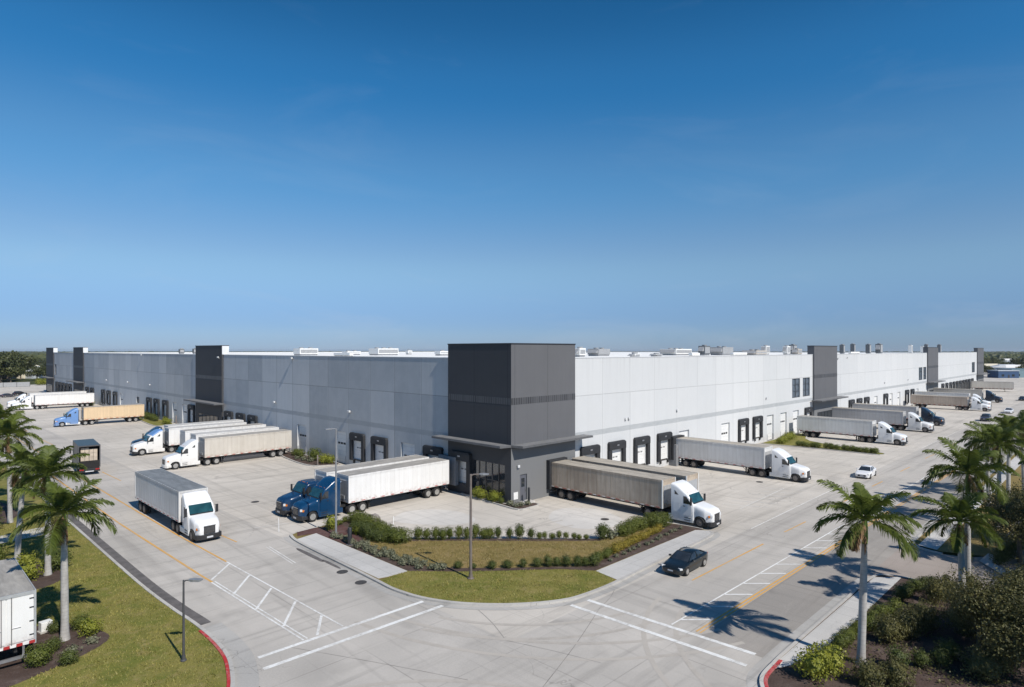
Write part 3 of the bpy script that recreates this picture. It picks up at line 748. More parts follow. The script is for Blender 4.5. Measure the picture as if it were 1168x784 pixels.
def grade(T, u, w=3.1, z1=4.85):
    mb = MB(); mb.T = T
    mb.box(u-w/2-.05, u+w/2+.05, -0.34, -0.26, 0.0, z1)
    for k in range(1, 8): mb.box(u-w/2, u+w/2, -0.262, -0.24, z1*k/8-.02, z1*k/8+.02)
    d = mb.build('drive_in_door', M['door_white'], wh)
    mb = MB(); mb.T = T
    for q in (-1.1,-.3,.5): mb.box(u+q, u+q+0.6, -0.262, -0.232, z1*.60, z1*.66)
    mb.build('door_pane', M['dark_opening'], d)
    mb = MB(); mb.T = T
    for sg in (-1,1): mb.box(u+sg*(w/2-.06)-.07, u+sg*(w/2-.06)+.07, -0.255, 0.06, 0, 1.2)
    mb.build('door_guard', M['frame_light'], d)
def window(T, u, w, z0, z1, nx=3, nz=3, mat='glass_blue'):
    f = MB(); f.T = T
    f.box(u-w/2, u+w/2, -0.30, -0.12, z0, z0+.1); f.box(u-w/2, u+w/2, -0.30, -0.12, z1-.1, z1)
    for k in range(nx+1):
        x = u-w/2+w*k/nx; f.box(x-.05, x+.05, -0.29, -0.13, z0+.1, z1-.1)
    for k in range(1, nz):
        zz = z0+(z1-z0)*k/nz; f.box(u-w/2+.06, u+w/2-.06, -0.28, -0.14, zz-.04, zz+.04)
    o = f.build('window', M['frame_dark'], wh)
    p = MB(); p.T = T; p.box(u-w/2+.02, u+w/2-.02, -0.24, -0.22, z0+.02, z1-.02); p.build('pane', M[mat], o)
def lamp(T, u, z, s=1.0):
    mb = MB(); mb.T = T
    mb.tube([(u,0,z-.1),(u,.10*s,z+.04),(u,.20*s,z+.05)], 0.07*s, 6); mb.box(u-.14, u+.14, -0.01, .06, z-.3, z+.05)
    o = mb.build('wall_lamp', M['steel'], wh)
    mb = MB(); mb.T = T; mb.box(u-.24*s, u+.24*s, .14*s, .36*s, z-.10, z+.20); mb.build('lamp_head', M['lamp_glass'], o, bevel=0.03)

# south wall (sunny side)
S_SEAL = [14.3,20.2,26.3,32.4,59.2,65.2,92.2-1.3+0.6,120.3,126.6,132.8,150.7,174.4,181.0,226,233,240,246.5,253,259.5,266,272.5,279,286]
S_GRADE = [38.5,52.6,71.4,77.9,84.4,141.8,157,165.6,188.2]
S_WIN = [(84.5,4.3,7.5,11.5),(90.3,4.1,7.5,11.5),(192.7,5.0,7.5,11.7),(198.6,4.2,7.5,11.7),(289.5,7.0,7.6,12.1)]
S_TOW = [(94,109),(201.6,217.3),(298,314)]
S_SEAL = [u for u in S_SEAL if not any(a-2 < u < b+2 for a, b in S_TOW) and abs(u-91.5) > .1] + [91.0]
op = [(u,2.5,1.2,3.95) for u in S_SEAL] + [(u,3.1,0.0,4.85) for u in S_GRADE] + S_WIN
segs = [(10.9,94),(109,201.6),(217.3,298)]
for a, b in segs: wall('south_wall', M_S, a, b, [q for q in op if a < q[0] < b], M['wall_s'])
for u in S_SEAL: dock(M_S, u, mat='seal')
for u in S_GRADE: grade(M_S, u)
for u, w, a, b in S_WIN: window(M_S, u, w, a, b, 2 if w < 6 else 3, 3)
# west wall
W_SEAL = [13.9,26.1,31.9,68.7,74.2,80.1,101.3,119.4,126.3,132.4,165.3,172.6,179,193.3,200,226,232,238,244,250]
W_GRADE = [19.6,37.0,49.5,106.4,113.2,159.2]
W_WIN = [(143.0,2.6,3.0,4.7),(253.4,3.0,7.6,11.8)]
W_TOW = [(83.2,98.2),(205.3,220),(256,270.4)]
op = [(u,2.5,1.2,3.95) for u in W_SEAL] + [(u,3.1,0.0,4.85) for u in W_GRADE] + W_WIN
for a, b in [(10.6,83.2),(98.2,205.3),(220,256)]: wall('west_wall', M_W, a, b, [q for q in op if a < q[0] < b], M['wall_w'])
for u in W_SEAL: dock(M_W, u)
for u in W_GRADE: grade(M_W, u)
for u, w, a, b in W_WIN: window(M_W, u, w, a, b, 2, 2)

# corner tower: shell with the glazed bay on its west face, door on its south face
t = MB(); t.T = M_W
def skin(T, u0, u1, z1, holes, out, depth=0.7):
    mb = MB(); mb.T = T
    us = sorted({u0, u1} | {v for h in holes for v in (h[0], h[1])}); zs = sorted({0.0, z1} | {v for h in holes for v in (h[2], h[3])})
    for i in range(len(us)-1):
        for j in range(len(zs)-1):
            cu = (us[i]+us[i+1])/2; cz = (zs[j]+zs[j+1])/2
            if any(h[0] < cu < h[1] and h[2] < cz < h[3] for h in holes): continue
            mb._add([(us[i],out,zs[j]),(us[i+1],out,zs[j]),(us[i+1],out,zs[j+1]),(us[i],out,zs[j+1])], [(0,1,2,3)])
    for a, b, c, d in holes:
        for q in ([(a,out,c),(a,out-depth,c),(a,out-depth,d),(a,out,d)], [(b,out,c),(b,out,d),(b,out-depth,d),(b,out-depth,c)],
                  [(a,out,d),(a,out-depth,d),(b,out-depth,d),(b,out,d)], [(a,out,c),(b,out,c),(b,out-depth,c),(a,out-depth,c)]):
            mb._add(q, [(0,1,2,3)])
    return mb
HT = 18.1
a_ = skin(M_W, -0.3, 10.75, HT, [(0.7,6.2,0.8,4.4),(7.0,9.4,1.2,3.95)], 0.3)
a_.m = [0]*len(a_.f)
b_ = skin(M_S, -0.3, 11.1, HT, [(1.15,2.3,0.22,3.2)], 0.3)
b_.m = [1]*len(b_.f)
o = MB()
for q in (a_, b_):
    n = len(o.v); o.v += q.v; o.f += [[i+n for i in f] for f in q.f]; o.m += q.m
o._add([(-.3,10.75,0),(-.3,10.75,HT),(11.1,10.75,HT),(11.1,10.75,0)], [(0,1,2,3)])
o._add([(11.1,-.3,0),(11.1,10.75,0),(11.1,10.75,HT),(11.1,-.3,HT)], [(0,1,2,3)])
o._add([(-.3,-.3,HT-.02),(11.1,-.3,HT-.02),(11.1,10.75,HT-.02),(-.3,10.75,HT-.02)], [(0,1,2,3)])
tow = o.build('corner_tower', [M['charcoal'], M['charcoal_lit']], wh, fix=False)
mb = MB(); mb.box(-.36,11.16,-.36,-.2,HT,HT+.12); mb.box(-.36,-.2,-.2,10.81,HT,HT+.12); mb.build('tower_coping', M['frame_dark'], tow)
mb = MB(); mb.box(-.3,11.1,-.315,-.29,11.25,12.0); mb.box(-.315,-.29,-.29,10.75,11.25,12.0); mb.build('tower_band', M['ribband'], tow)
# canopies: two separate sloping slabs that stop short of the corner
def canopy(T, u0, u1, out0, out, z, parent=wh):
    mb = MB(); mb.T = T
    mb.prism([(u0,out0),(u1,out0),(u1,out),(u0+.35,out)], z+.08, z+.30, 0)
    ob = mb.build('canopy', M['canopy'], parent)
    mb = MB(); mb.T = T; mb.prism([(u0+.05,out0),(u1-.05,out0),(u1-.05,out-.05),(u0+.4,out-.05)], z+.305, z+.335, 0); mb.build('canopy_roof', M['canopy_top'], ob)
canopy(M_W, -0.35, 12.2, 0.32, 1.75, 6.4); canopy(M_S, -0.3, 12.8, 0.32, 1.8, 6.4)
dock(M_W, 8.2, True, dep=.75)
# glazed bay
f = MB(); f.T = M_W
for k in range(6): f.box(0.7+5.5*k/5-.05, 0.7+5.5*k/5+.05, 0.08, 0.22, 0.8, 4.4)
for z in (0.8, 2.3, 4.32): f.box(0.7, 6.2, 0.09, 0.21, z, z+.08)
fr = f.build('glazed_bay', M['frame_dark'], wh)
p = MB(); p.T = M_W; p.box(0.75, 6.15, 0.13, 0.15, 0.85, 4.35); p.build('pane', M['glass'], fr)
# entry door
d = MB(); d.T = M_S; d.box(1.2, 2.25, 0.14, 0.2, 0.22, 3.15); dd = d.build('entry_door', M['grey_door'], wh)
h = MB(); h.T = M_S; h.tube([(2.08,.2,1.1),(2.08,.27,1.1),(2.08,.27,1.5),(2.08,.2,1.5)], .025, 6); h.build('handle', M['chrome'], dd)
h = MB(); h.T = M_S; h.box(1.45,2.0,.2,.206,1.75,2.75); h.build('pane', M['glass'], dd)
h = MB(); h.T = M_S; h.prism([(1.0,.3),(2.6,.3),(2.6,1.3),(1.0,1.3)], 0, .2); h.build('door_step', M['walk'], wh)
lamp(M_S @ Matrix.Translation((0,.3,0)), 0.75, 4.2, .7)
h = MB(); h.T = M_S; h.box(.05,.75,.31,.37,.55,1.35); h.build('meter_box', M['white_metal'], wh)
# more towers along both walls: rooftop blades 0.35 m proud
def blade(T, u0, u1, z, side):
    mb = MB(); mb.T = T
    mb.box(u0, u1, -1.1, 0.35, 0, z); b = mb.build('tower_blade', M['charcoal' if side else 'charcoal_lit'], wh)
    mb = MB(); mb.T = T
    if side: mb.box(u0-.02, u0-.001, -1.1, 0.28, HW+.12, z-.02); mb.build('tower_return', M['coping'], b)
    mb = MB(); mb.T = T; mb.box(u0-.05, u1+.05, -1.15, 0.41, z, z+.12); mb.build('tower_coping', M['frame_dark'], b)
    mb = MB(); mb.T = T; mb.box(u0, u1, .35, .368, 11.25, 12.0); mb.build('tower_band', M['ribband'], b)
    canopy(T, u0-1.6, u1+1.4, 0.36, 2.4, 6.2)
    g = MB(); g.T = T
    for k in range(6):
        x = u0+2+(u1-u0-4)*k/5; g.box(x-.05, x+.05, .36, .44, .6, 3.6)
    for zz in (.6, 3.55): g.box(u0+2, u1-2, .36, .43, zz, zz+.08)
    go = g.build('glazed_bay', M['frame_dark'], wh)
    g = MB(); g.T = T; g.box(u0+2, u1-2, .352, .385, .6, 3.6); g.build('pane', M['glass'], go)
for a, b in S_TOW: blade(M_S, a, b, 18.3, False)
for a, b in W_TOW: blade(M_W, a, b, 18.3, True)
mb = MB(); mb.sheet([(0.2,0.2),(314,0.2),(314,270.4),(0.2,270.4)], 16.02); ro = mb.build('roof', M['roof_white'], wh, fix=False)
mb = MB(); mb._add([(314,2,0),(314,270.4,0),(314,270.4,16.4),(314,2,16.4)], [(0,1,2,3)]); mb._add([(2,270.4,0),(314,270.4,0),(314,270.4,16.4),(2,270.4,16.4)], [(0,1,2,3)]); mb.build('rear_wall', M['wall_s'], wh, fix=False)
for u, z in [(52.7,16.0),(59.4,8.1),(34.1,8.15),(139,16.1),(131.6,8.4),(152,8.4),(175,8.2)]: lamp(M_W, u, z, 1.25)
lamp(M_W @ Matrix.Translation((0,.35,0)), 84.6, 15.9, 1.1)
for u, z in [(36.2,8.15),(69.3,8.2),(110.4,15.4),(117.3,15.6),(150,8.2),(176,8.2)]: lamp(M_S, u, z, .7)
for u in (22.4,23.2): lamp(M_S, u, 7.9, .5)
# extended dock boxes and pit panels behind two of the backed-in trailers
for T, u, sh in [(M_W,10.35,1), (M_S,7.3,1), (M_S,35.5,1)]:
    mb = MB(); mb.T = T; mb.box(u-1.65, u+1.65, 0.31 if u < 11 else 0.0, 0.85, 0.9, 4.35); mb.build('dock_box', M['dock_grey' if T is not M_S else 'seal'], wh, bevel=.04)
mb = MB(); mb.T = M_S; mb.box(33.9, 34.6, 0.0, 1.25, 0.0, 3.2); mb.build('pit_screen', M['dock_grey'], wh)

# roof equipment: every unit its own thing
def rtu(x, y, w, d, h, mat, label, hood=True, fans=2):
    if 'left' in label: h -= .55; w *= .85
    elif x < 75: h -= .6; w *= .85
    r = empty('rooftop_unit', (x,y,16.02), 0); tag(r, label, 'rooftop unit', 'air handling units on the flat roof')
    mb = MB(); mb.box(-w/2,w/2,-d/2,d/2,.35,h); mb.build('cabinet', M[mat], r, bevel=.04)
    mb = MB(); mb.box(-w/2+.15,w/2-.15,-d/2+.15,d/2-.15,0,.35); mb.build('kerb_frame', M['steel'], r)
    if hood:
        mb = MB(); mb.plate([(-w/2-.9,-d/2+.2,h*.45),(-w/2,-d/2+.2,h*.45),(-w/2,-d/2+.2,h*.9)], (0,1,0), d-.4); mb.build('intake_hood', M['unit_grey'], r)
    for k in range(fans):
        cx = -w/2+w*(k+.5)/fans
        mb = MB(); mb.lathe([(.0,0),(.55,0),(.6,.28),(.5,.28),(.45,.1),(0,.1)], (cx,0,h), 'z', 12); mb.build('fan', M['unit_grey'], r)
    for k in (-1,1):
        mb = MB(); mb.box(-w/2+.2,w/2-.2,*( (-d/2-.02,-d/2) if k<0 else (d/2,d/2+.02)),.6,h-.3); mb.build('louvre_panel', M['unit_grey' if k<0 else 'steel'], r)
UN = [(51.9,31.3,2.4,2.4),(70.8,40.6,5.4,2.3),(51.3,17.6,2.3,1.3),(71.7,25.5,2.9,1.1),(102.8,38.6,8.3,1.7),(101.4,29.5,3.0,2.5),(115.0,31.4,6.3,2.2),(106.0,18.2,6.2,1.3),(144.1,31.3,2.7,2.7),(147.3,26.1,2.4,2.6),(159.7,28.8,2.6,3.1),(129.7,16.5,2.9,1.7),
 (198.0,25.6,1.7,3.3),(206.1,24.4,1.5,3.6),(210.2,20.3,2.1,3.5),(218.6,18.9,3.0,3.7),(273.3,20.4,1.9,3.5),(291.3,19.5,1.9,3.1),(283,16.4,1.4,3.9),(305,15.5,2.0,3.9),
 (31.4,109.0,6.2,2.4),(45.4,109.1,5.0,1.6),(46.2,94.1,7.6,2.4),(28.7,198.3,1.9,2.3),(31.8,193.1,2.1,2.5),(51.0,75.0,3.8,1.7),(68.9,113.8,1.9,1.8)]
UL = ['small pale unit with an intake hood at the edge of the corner tower','long grey unit with two fans just right of the corner tower','low white box on the roof edge over the first docks','lowest white box on the roof over the second trailer','widest low white unit in the middle of the right roof','narrow dark unit standing beside the wide grey unit','wide grey unit with fans in the middle of the right roof','flat tan unit close to the right parapet',
 'square pale unit with round fan before the second tower','white square unit beside the second tower','tall narrow unit just before the second tower','flat tan unit by the parapet near the second tower','thin tall unit just past the second tower','slimmest tall unit past the second tower','pale tall unit half way between second and third tower','broad dark tall unit between second and third tower','unit just before the third tower','unit beside the third tower','dark stack unit just past the third tower','dark stack unit near the far right end of the roof',
 'white unit with louvred end on the left roof nearest the second west tower','low white unit in the middle of the left roof','largest white unit on the left roof','small dark unit far back left of the second west tower','small dark unit far back beside the second west tower','low unit just left of the corner tower','little white box near the corner tower on the left roof']
for (x, y, w, h), l in zip(UN, UL):
    rtu(x, y, w, max(1.4, w*.6), h, 'unit_dark' if ('tall' in l or 'dark' in l or 'slim' in l) else 'unit_grey' if ('grey' in l or 'thin' in l) else ('unit_tan' if 'tan' in l else 'white_metal'), l, hood=(w > 2.2 and 'left' not in l), fans=max(1, int(w/2.4)))
# long low ducts and pipes, parapet-side curbs
for i, (x, y, l, rz, lab) in enumerate([(88,14,7,0,'low white duct run along the right parapet'),(62,11,3,0,'short white duct near the first docks on the roof'),(135,13,12,0,'long pale duct run before the second tower'),(175,15,9,0,'duct run past the second tower'),(14,60,6,1.57,'duct run on the left roof near the corner tower'),(16,128,8,1.57,'far duct run on the left roof')]):
    d = empty('roof_duct', (x,y,16.02), rz); tag(d, lab, 'roof duct', 'low ducts on the flat roof')
    mb = MB(); mb.box(-l/2,l/2,-.4,.4,.35,.85); mb.build('duct', M['white_metal'], d, bevel=.03)
    for k in range(4):
        mb = MB(); mb.box(-l/2+.3+k*(l-.8)/3,-l/2+.5+k*(l-.8)/3,-.45,.45,0,.35); mb.build('support', M['unit_tan'], d)
# ------------------------------------------------------------------ vehicles
def ring(x, zt, zb, w, r, wt=None, xs=0.0):
    """closed section across the vehicle: bottom, sides, rounded shoulders"""
    wt = w if wt is None else wt
    pts = [(-w*.97, zb), (-w, zb+(zt-zb)*.45)]
    for k in range(4):
        a = PI/2*k/3
        pts.append((-wt + r - r*math.cos(a), zt - r + r*math.sin(a)))
    pts.append((-wt*.4, zt+.012)); pts.append((0, zt+.018))
    full = pts + [(-p[0], p[1]) for p in reversed(pts[:-1])]
    return [(x, y, z) for y, z in full]

def wheel(name, x, y, r, wdt, parent, rim='rim', side=1, dual=False):
    mb = MB(); h = wdt/2
    mb.lathe([(r*.6,-h),(r*.93,-h),(r,-h+.05),(r,h-.05),(r*.93,h),(r*.6,h)], (x,y,r), 'y', 22)
    if dual:
        mb.v = []; mb.f = []; mb.m = []
        for q in (-.16,.16):
            mb.lathe([(r*.6,q-.13),(r*.93,q-.13),(r,q-.09),(r,q+.09),(r*.93,q+.13),(r*.6,q+.13)], (x,y,r), 'y', 22)
    o = mb.build('wheel', M['tyre'], parent, smooth=35)
    e = h if not dual else .29
    mb = MB()
    if dual: pr = [(0,e-.20),(.12,e-.20),(.13,e-.12),(.16,e-.12),(.2,e-.22),(r*.5,e-.2),(r*.60,e-.03),(r*.63,e+.006)]
    else: pr = [(0,e+.03),(.1*r/.5,e+.03),(.13*r/.5,e-.02),(r*.34,e-.03),(r*.52,e-.06),(r*.62,e+.006)]
    mb.lathe([(a, b*side) for a, b in pr], (x,y,r), 'y', 22)
    mb.build('rim', M[rim], o, smooth=40)
    return o

def tractor(root, cab, sleeper=True, bumper='black_plastic', rim='rim', skirt='white_metal', roofcap=None, low=False):
    P_ = TP[cab]
    bx = -4.35 if sleeper else -3.85
    st = [(-.04,1.42,.66,.74,.16),(-.10,1.62,.62,.84,.22),(-.26,1.80,.60,.94,.28),(-.66,1.92,.56,1.02,.32),(-.72,1.93,.86,1.07,.32),(-.90,1.97,1.05,1.11,.32),(-1.30,2.05,1.14,1.13,.32),
          (-1.70,2.13,1.05,1.12,.30),(-1.88,2.17,.84,1.10,.28),(-1.93,2.18,.50,1.12,.24),(-2.00,2.22,.47,1.18,.12),(-2.30,2.68,.46,1.19,.14),(-2.56,3.04,.46,1.20,.18),(-2.72,3.15,.46,1.21,.2)]
    if sleeper: st += [(-3.0,3.36,.46,1.22,.24),(-3.35,3.62,.46,1.22,.26),(-3.7,3.83,.46,1.22,.26),(-4.05,3.95,.46,1.22,.24),(bx,3.98,.46,1.22,.2)]
    if sleeper and low: st[-5:] = [(-3.0,3.20,.46,1.22,.24),(-3.4,3.22,.46,1.22,.26),(-3.9,3.22,.46,1.22,.26),(bx,3.18,.46,1.22,.22)]
    if not sleeper: st += [(-2.95,3.34,.46,1.20,.22),(-3.25,3.64,.5,1.16,.22),(-3.55,3.86,.6,1.12,.22),(bx,3.94,.6,1.10,.2)]
    mb = MB(); mb.loft([ring(*s) for s in st])
    c = mb.build('cab', P_, root, smooth=38)
    # windscreen lies on the slope between cowl and roof
    def slope(t, d=0.0):
        return (-2.02-.53*t, 2.25+.78*t)
    mb = MB(); n = Vector((.83,0,.56))
    x0, z0 = slope(.02); x1, z1 = slope(.97)
    mb.plate([(x0,-1.06,z0),(x0,1.06,z0),(x1,1.0,z1),(x1,-1.0,z1)], n, .05)
    mb.build('windscreen', M['glass_teal'], c)
    mb = MB(); mb.box(-.09,.0,-.50,.50,.74,1.46); g = mb.build('grille', M['black_plastic'], c, bevel=.03)
    mb = MB()
    for k in range(6): mb.box(-.01,.012,-.44,.44,.81+k*.10,.825+k*.10)
    mb.box(-.03,.015,-.53,.53,1.45,1.51); mb.build('grille_bar', M['chrome'], g)
    if roofcap:
        mb = MB(); mb.loft([[(p[0], p[1]*1.006, p[2]+.012) for p in ring(s[0], s[1], s[1]-.32, s[3], s[4])] for s in st[13:]])
        mb.build('roof_fairing', TP[roofcap], c, smooth=38)
    mb = MB()
    for y in (-.8,-.22,0,.22,.8): mb.box(-2.80,-2.73,y-.035,y+.035,3.16,3.21)
    mb.build('marker_light', M['amber'], c)
    mb = MB(); mb.plate([(-2.02,-1.05,2.26),(-2.02,1.05,2.26),(-1.93,1.0,2.19),(-1.93,-1.0,2.19)], (.3,0,1), .02); mb.build('cowl', M['black_plastic'], c)
    for sg in (-1, 1):
        yy = 1.205*sg
        mb = MB(); mb.plate([(-2.12,yy,.98),(-3.05,yy,.98),(-3.05,yy,2.92),(-2.62,yy,2.92),(-2.12,yy,2.24)], (0,sg,0), .022)
        d = mb.build('door', P_, root, bevel=.012)
        mb = MB(); mb.plate([(-2.20,yy+.022*sg,2.14),(-2.98,yy+.022*sg,2.14),(-2.98,yy+.022*sg,2.85),(-2.66,yy+.022*sg,2.85),(-2.20,yy+.022*sg,2.26)], (0,sg,0), .008); mb.build('side_window', M['glass'], d)
        mb = MB(); mb.box(-3.0,-2.8,min(yy+.02*sg,yy+.06*sg),max(yy+.02*sg,yy+.06*sg),1.86,1.92); mb.build('handle', M['black_plastic'], d)
        if sleeper:
            mb = MB(); mb.plate([(-3.52,1.222*sg,2.92),(-3.95,1.222*sg,2.92),(-3.95,1.222*sg,3.34)], (0,sg,0), .012); (low or mb.build('sleeper_window', M['glass'], c))
            mb = MB(); mb.plate([(-3.4,1.222*sg,1.2),(-4.1,1.222*sg,1.2),(-4.1,1.222*sg,2.2),(-3.4,1.222*sg,2.2)], (0,sg,0), .01); mb.build('luggage_hatch', P_, root, bevel=.006)
        mb = MB(); mb.tube([(-2.3,1.2*sg,2.80),(-2.05,1.42*sg,2.84),(-2.05,1.42*sg,2.12),(-2.2,1.2*sg,2.1)], .022, 6); mb.box(-2.13,-2.0,1.38*sg-.11,1.38*sg+.11,2.12,2.84)
        mr = mb.build('mirror', M['black_plastic'], root)
        mb = MB(); mb.box(-2.136,-2.131,1.38*sg-.085,1.38*sg+.085,2.17,2.80); mb.build('mirror_glass', M['chrome'], mr)
        mb = MB(); mb.T = Matrix.Translation((-.24,.78*sg,1.28)) @ Matrix.Rotation(-.45*sg, 4, 'Z'); mb.box(-.10,.14,-.17,.17,-.13,.13)
        hl = mb.build('headlight', M['lamp_glass'], root, bevel=.04)
        mb = MB(); mb.T = Matrix.Translation((-.36,.95*sg,1.22)) @ Matrix.Rotation(-.7*sg, 4, 'Z'); mb.box(-.1,.08,-.06,.06,-.1,.1); mb.build('turn_signal', M['amber'], hl, bevel=.02)
        # skirt with tank behind it and two steps
        mb = MB(); mb.box(-(bx*-1)-.35 if sleeper else -4.3, -1.96, 1.02*sg-.16, 1.02*sg+.16, .34, .86)
        k = mb.build('side_skirt', P_ if skirt == 'paint' else M[skirt], root, bevel=.05)
        mb = MB()
        mb.box(-2.9,-2.2,1.19*sg-.02,1.19*sg+.02,.50,.56); mb.box(-2.9,-2.2,1.19*sg-.02,1.19*sg+.02,.74,.80); mb.build('step', M['black_plastic'], k)
        mb = MB(); mb.lathe([(0,0),(.30,0),(.33,.04),(.33,1.1),(.30,1.14),(0,1.14)], (-4.3 if sleeper else -3.9,.80*sg,.66), 'x', 14); mb.build('fuel_tank', M['chrome'], root, smooth=40)
    mb = MB(); mb.loft([[(-.42,-1.17,.30),(-.42,-1.17,.70),(-.42,1.17,.70),(-.42,1.17,.30)],[(-.15,-1.10,.28),(-.15,-1.10,.72),(-.15,1.10,.72),(-.15,1.10,.28)],[(.04,-.75,.28),(.04,-.75,.72),(.04,.75,.72),(.04,.75,.28)],[(.07,-.4,.29),(.07,-.4,.70),(.07,.4,.70),(.07,.4,.29)]])
    mb.box(-.75,-.42,-1.17,-1.0,.34,.66); mb.box(-.75,-.42,1.0,1.17,.34,.66)
    b = mb.build('bumper', P_ if bumper == 'paint' else M[bumper], root, bevel=.03)
    mb = MB(); mb.box(.072,.085,-.27,.27,.40,.55); mb.build('number_plate', M['plate'], b)
    mb = MB(); mb.box(-7.9 if sleeper else -6.6,-.5,-.55,-.35,.72,.98); mb.box(-7.9 if sleeper else -6.6,-.5,.35,.55,.72,.98); mb.box(-1.6,-1.0,-.8,.8,.42,.58)
    fx = bx-1.9
    mb.box(fx-.6,fx+.6,-.5,.5,.98,1.16); mb.box(bx-.3,bx+.1,-.7,.7,.98,1.5); mb.box(-1.9,-.4,-.7,.7,.75,1.25)
    mb.build('chassis', M['chassis'], root)
    mb = MB(); mb.tube([(bx-.12,.95,1.0),(bx-.12,.95,3.5),(bx-.25,.95,3.6)], .07, 8); mb.build('exhaust_stack', M['chrome'], root, smooth=40)
    for sg in (-1, 1):
        wheel('wheel', -1.3, 1.02*sg, .52, .30, root, rim, sg)
        for x in ((-5.75,-7.05) if sleeper else (-4.75,-5.95)): wheel('wheel', x, .96*sg, .51, .58, root, rim, sg, True)
        mb = MB()
        x = -7.75 if sleeper else -6.6
        mb.plate([(x,.7*sg,.25),(x,1.22*sg,.25),(x,1.22*sg,.95),(x,.7*sg,.95)], (1,0,0), .02); mb.build('mud_flap', M['rubber'], root)

def trailer_box(root, x0, L, skin, roof, h=4.1, z0=1.2, wheels=True, rim='rim', gear=True, nose=None, doors=True):
    """van trailer: front face at x0, running back"""
    S = TS[skin]; x1 = x0-L
    mb = MB(); mb.box(x1, x0, -1.28, 1.28, z0+.12, h-.08)
    t = mb.build('trailer', S, root, bevel=.02)
    mb = MB(); mb.box(x1+.01, x0-.01, -1.24, 1.24, h-.07, h-.02); mb.build('trailer_roof', TR[roof], t)
    mb = MB()
    for sg in (-1, 1):
        mb.box(x1, x0, min(sg*1.27,sg*1.31), max(sg*1.27,sg*1.31), h-.2, h-.01)
        mb.box(x1, x0, min(sg*1.27,sg*1.31), max(sg*1.27,sg*1.31), z0, z0+.2)
    mb.box(x0-.02,x0+.025,-1.3,1.3,h-.2,h-.012); mb.box(x0-.02,x0+.025,-1.3,1.3,z0,z0+.2)
    mb.box(x1-.04,x1+.02,-1.3,1.3,h-.22,h-.012); mb.box(x1-.04,x1+.02,-1.3,1.3,z0-.02,z0+.16)
    mb.build('rail', S, t)
    for sg in (-1, 1):
        for x in (x0, x1):
            mb = MB(); mb.box(x-.06, x+.06 if x == x0 else x+.1, min(sg*1.2,sg*1.315), max(sg*1.2,sg*1.315), z0, h-.01)
            mb.build('corner_post', M['white_metal'] if nose == 'white' else S, t)
    n = int(L/.62)
    for sg in (-1, 1):
        mb = MB()
        for k in range(1, n):
            x = x0-k*L/n; mb.box(x-.02, x+.02, min(sg*1.28,sg*1.287), max(sg*1.28,sg*1.287), z0+.2, h-.2)
        mb.build('side_corrugation', S, t)
    for sg in (-1, 1):
        mb = MB(); k = 0; x = x0-.3
        while x > x1+.5:
            mb.box(x-.42, x, min(sg*1.308,sg*1.316), max(sg*1.308,sg*1.316), z0+.05, z0+.12, k % 2); k += 1; x -= .62
        mb.build('reflective_tape', [M['tape_red'], M['tape_white']], t)
    # front panel fittings
    mb = MB(); mb.box(x0,x0+.05,-1.05,1.05,z0+.5,h-.6); mb.box(x0,x0+.09,-.45,.45,z0+.3,z0+.7); mb.build('front_panel', M['frame_light'], t)
    if doors:
        for sg in (-1, 1):
            mb = MB(); y0, y1 = sorted((sg*.02, sg*1.24)); mb.box(x1-.045, x1+.01, y0, y1, z0+.18, h-.24)
            d = mb.build('rear_door', S, t, bevel=.01)
            mb = MB()
            for q in (.35,.9): mb.tube([(x1-.07,sg*q,z0+.2),(x1-.07,sg*q,h-.26)], .022, 6)
            mb.build('lock_rod', M['steel'], d)
        for y in (-1.0,1.0):
            mb = MB(); mb.box(x1-.06,x1,y-.12,y+.12,z0+.02,z0+.12); mb.build('tail_light', M['red_lens'], t)
    mb = MB(); mb.box(x1+.3,x0-.3,-.55,-.4,z0-.25,z0); mb.box(x1+.3,x0-.3,.4,.55,z0-.25,z0)
    k = x1+.8
    while k < x0-.5: mb.box(k-.05,k+.05,-1.2,1.2,z0-.12,z0); k += 1.2
    mb.box(x1+.9,x1+3.9,-.6,.6,.62,.82)
    mb.build('underframe', M['chassis'], t)
    mb = MB(); mb.box(x1-.02,x1+.1,-1.15,1.15,.48,.60)
    for y in (-.75,.75): mb.box(x1,x1+.08,y-.05,y+.05,.6,z0)
    mb.build('underride_guard', M['steel'], t)
    if wheels:
        for sg in (-1, 1):
            for x in (x1+1.75, x1+3.05): wheel('wheel', x, .97*sg, .51, .58, t, rim, sg, True)
            mb = MB(); mb.plate([(x1+1.0,.7*sg,.25),(x1+1.0,1.24*sg,.25),(x1+1.0,1.24*sg,1.1),(x1+1.0,.7*sg,1.1)], (1,0,0), .02); mb.build('mud_flap', M['rubber'], t)
    if gear:
        for sg in (-1,1):
            mb = MB(); mb.box(x0-2.9,x0-2.76,.62*sg-.07,.62*sg+.07,.36 if gear == 'up' else .08,z0); mb.box(x0-2.98,x0-2.68,.62*sg-.15,.62*sg+.15,.30 if gear == 'up' else 0.0,.38 if gear == 'up' else .08)
            mb.tube([(x0-2.83,.62*sg,z0-.1),(x0-3.6,.5*sg,z0-.05)], .03, 6)
            mb.tube([(x0-2.83,.62*sg,.6),(x0-3.7,.5*sg,z0)], .03, 6)
            mb.build('landing_gear', M['chassis'], t)
    return t

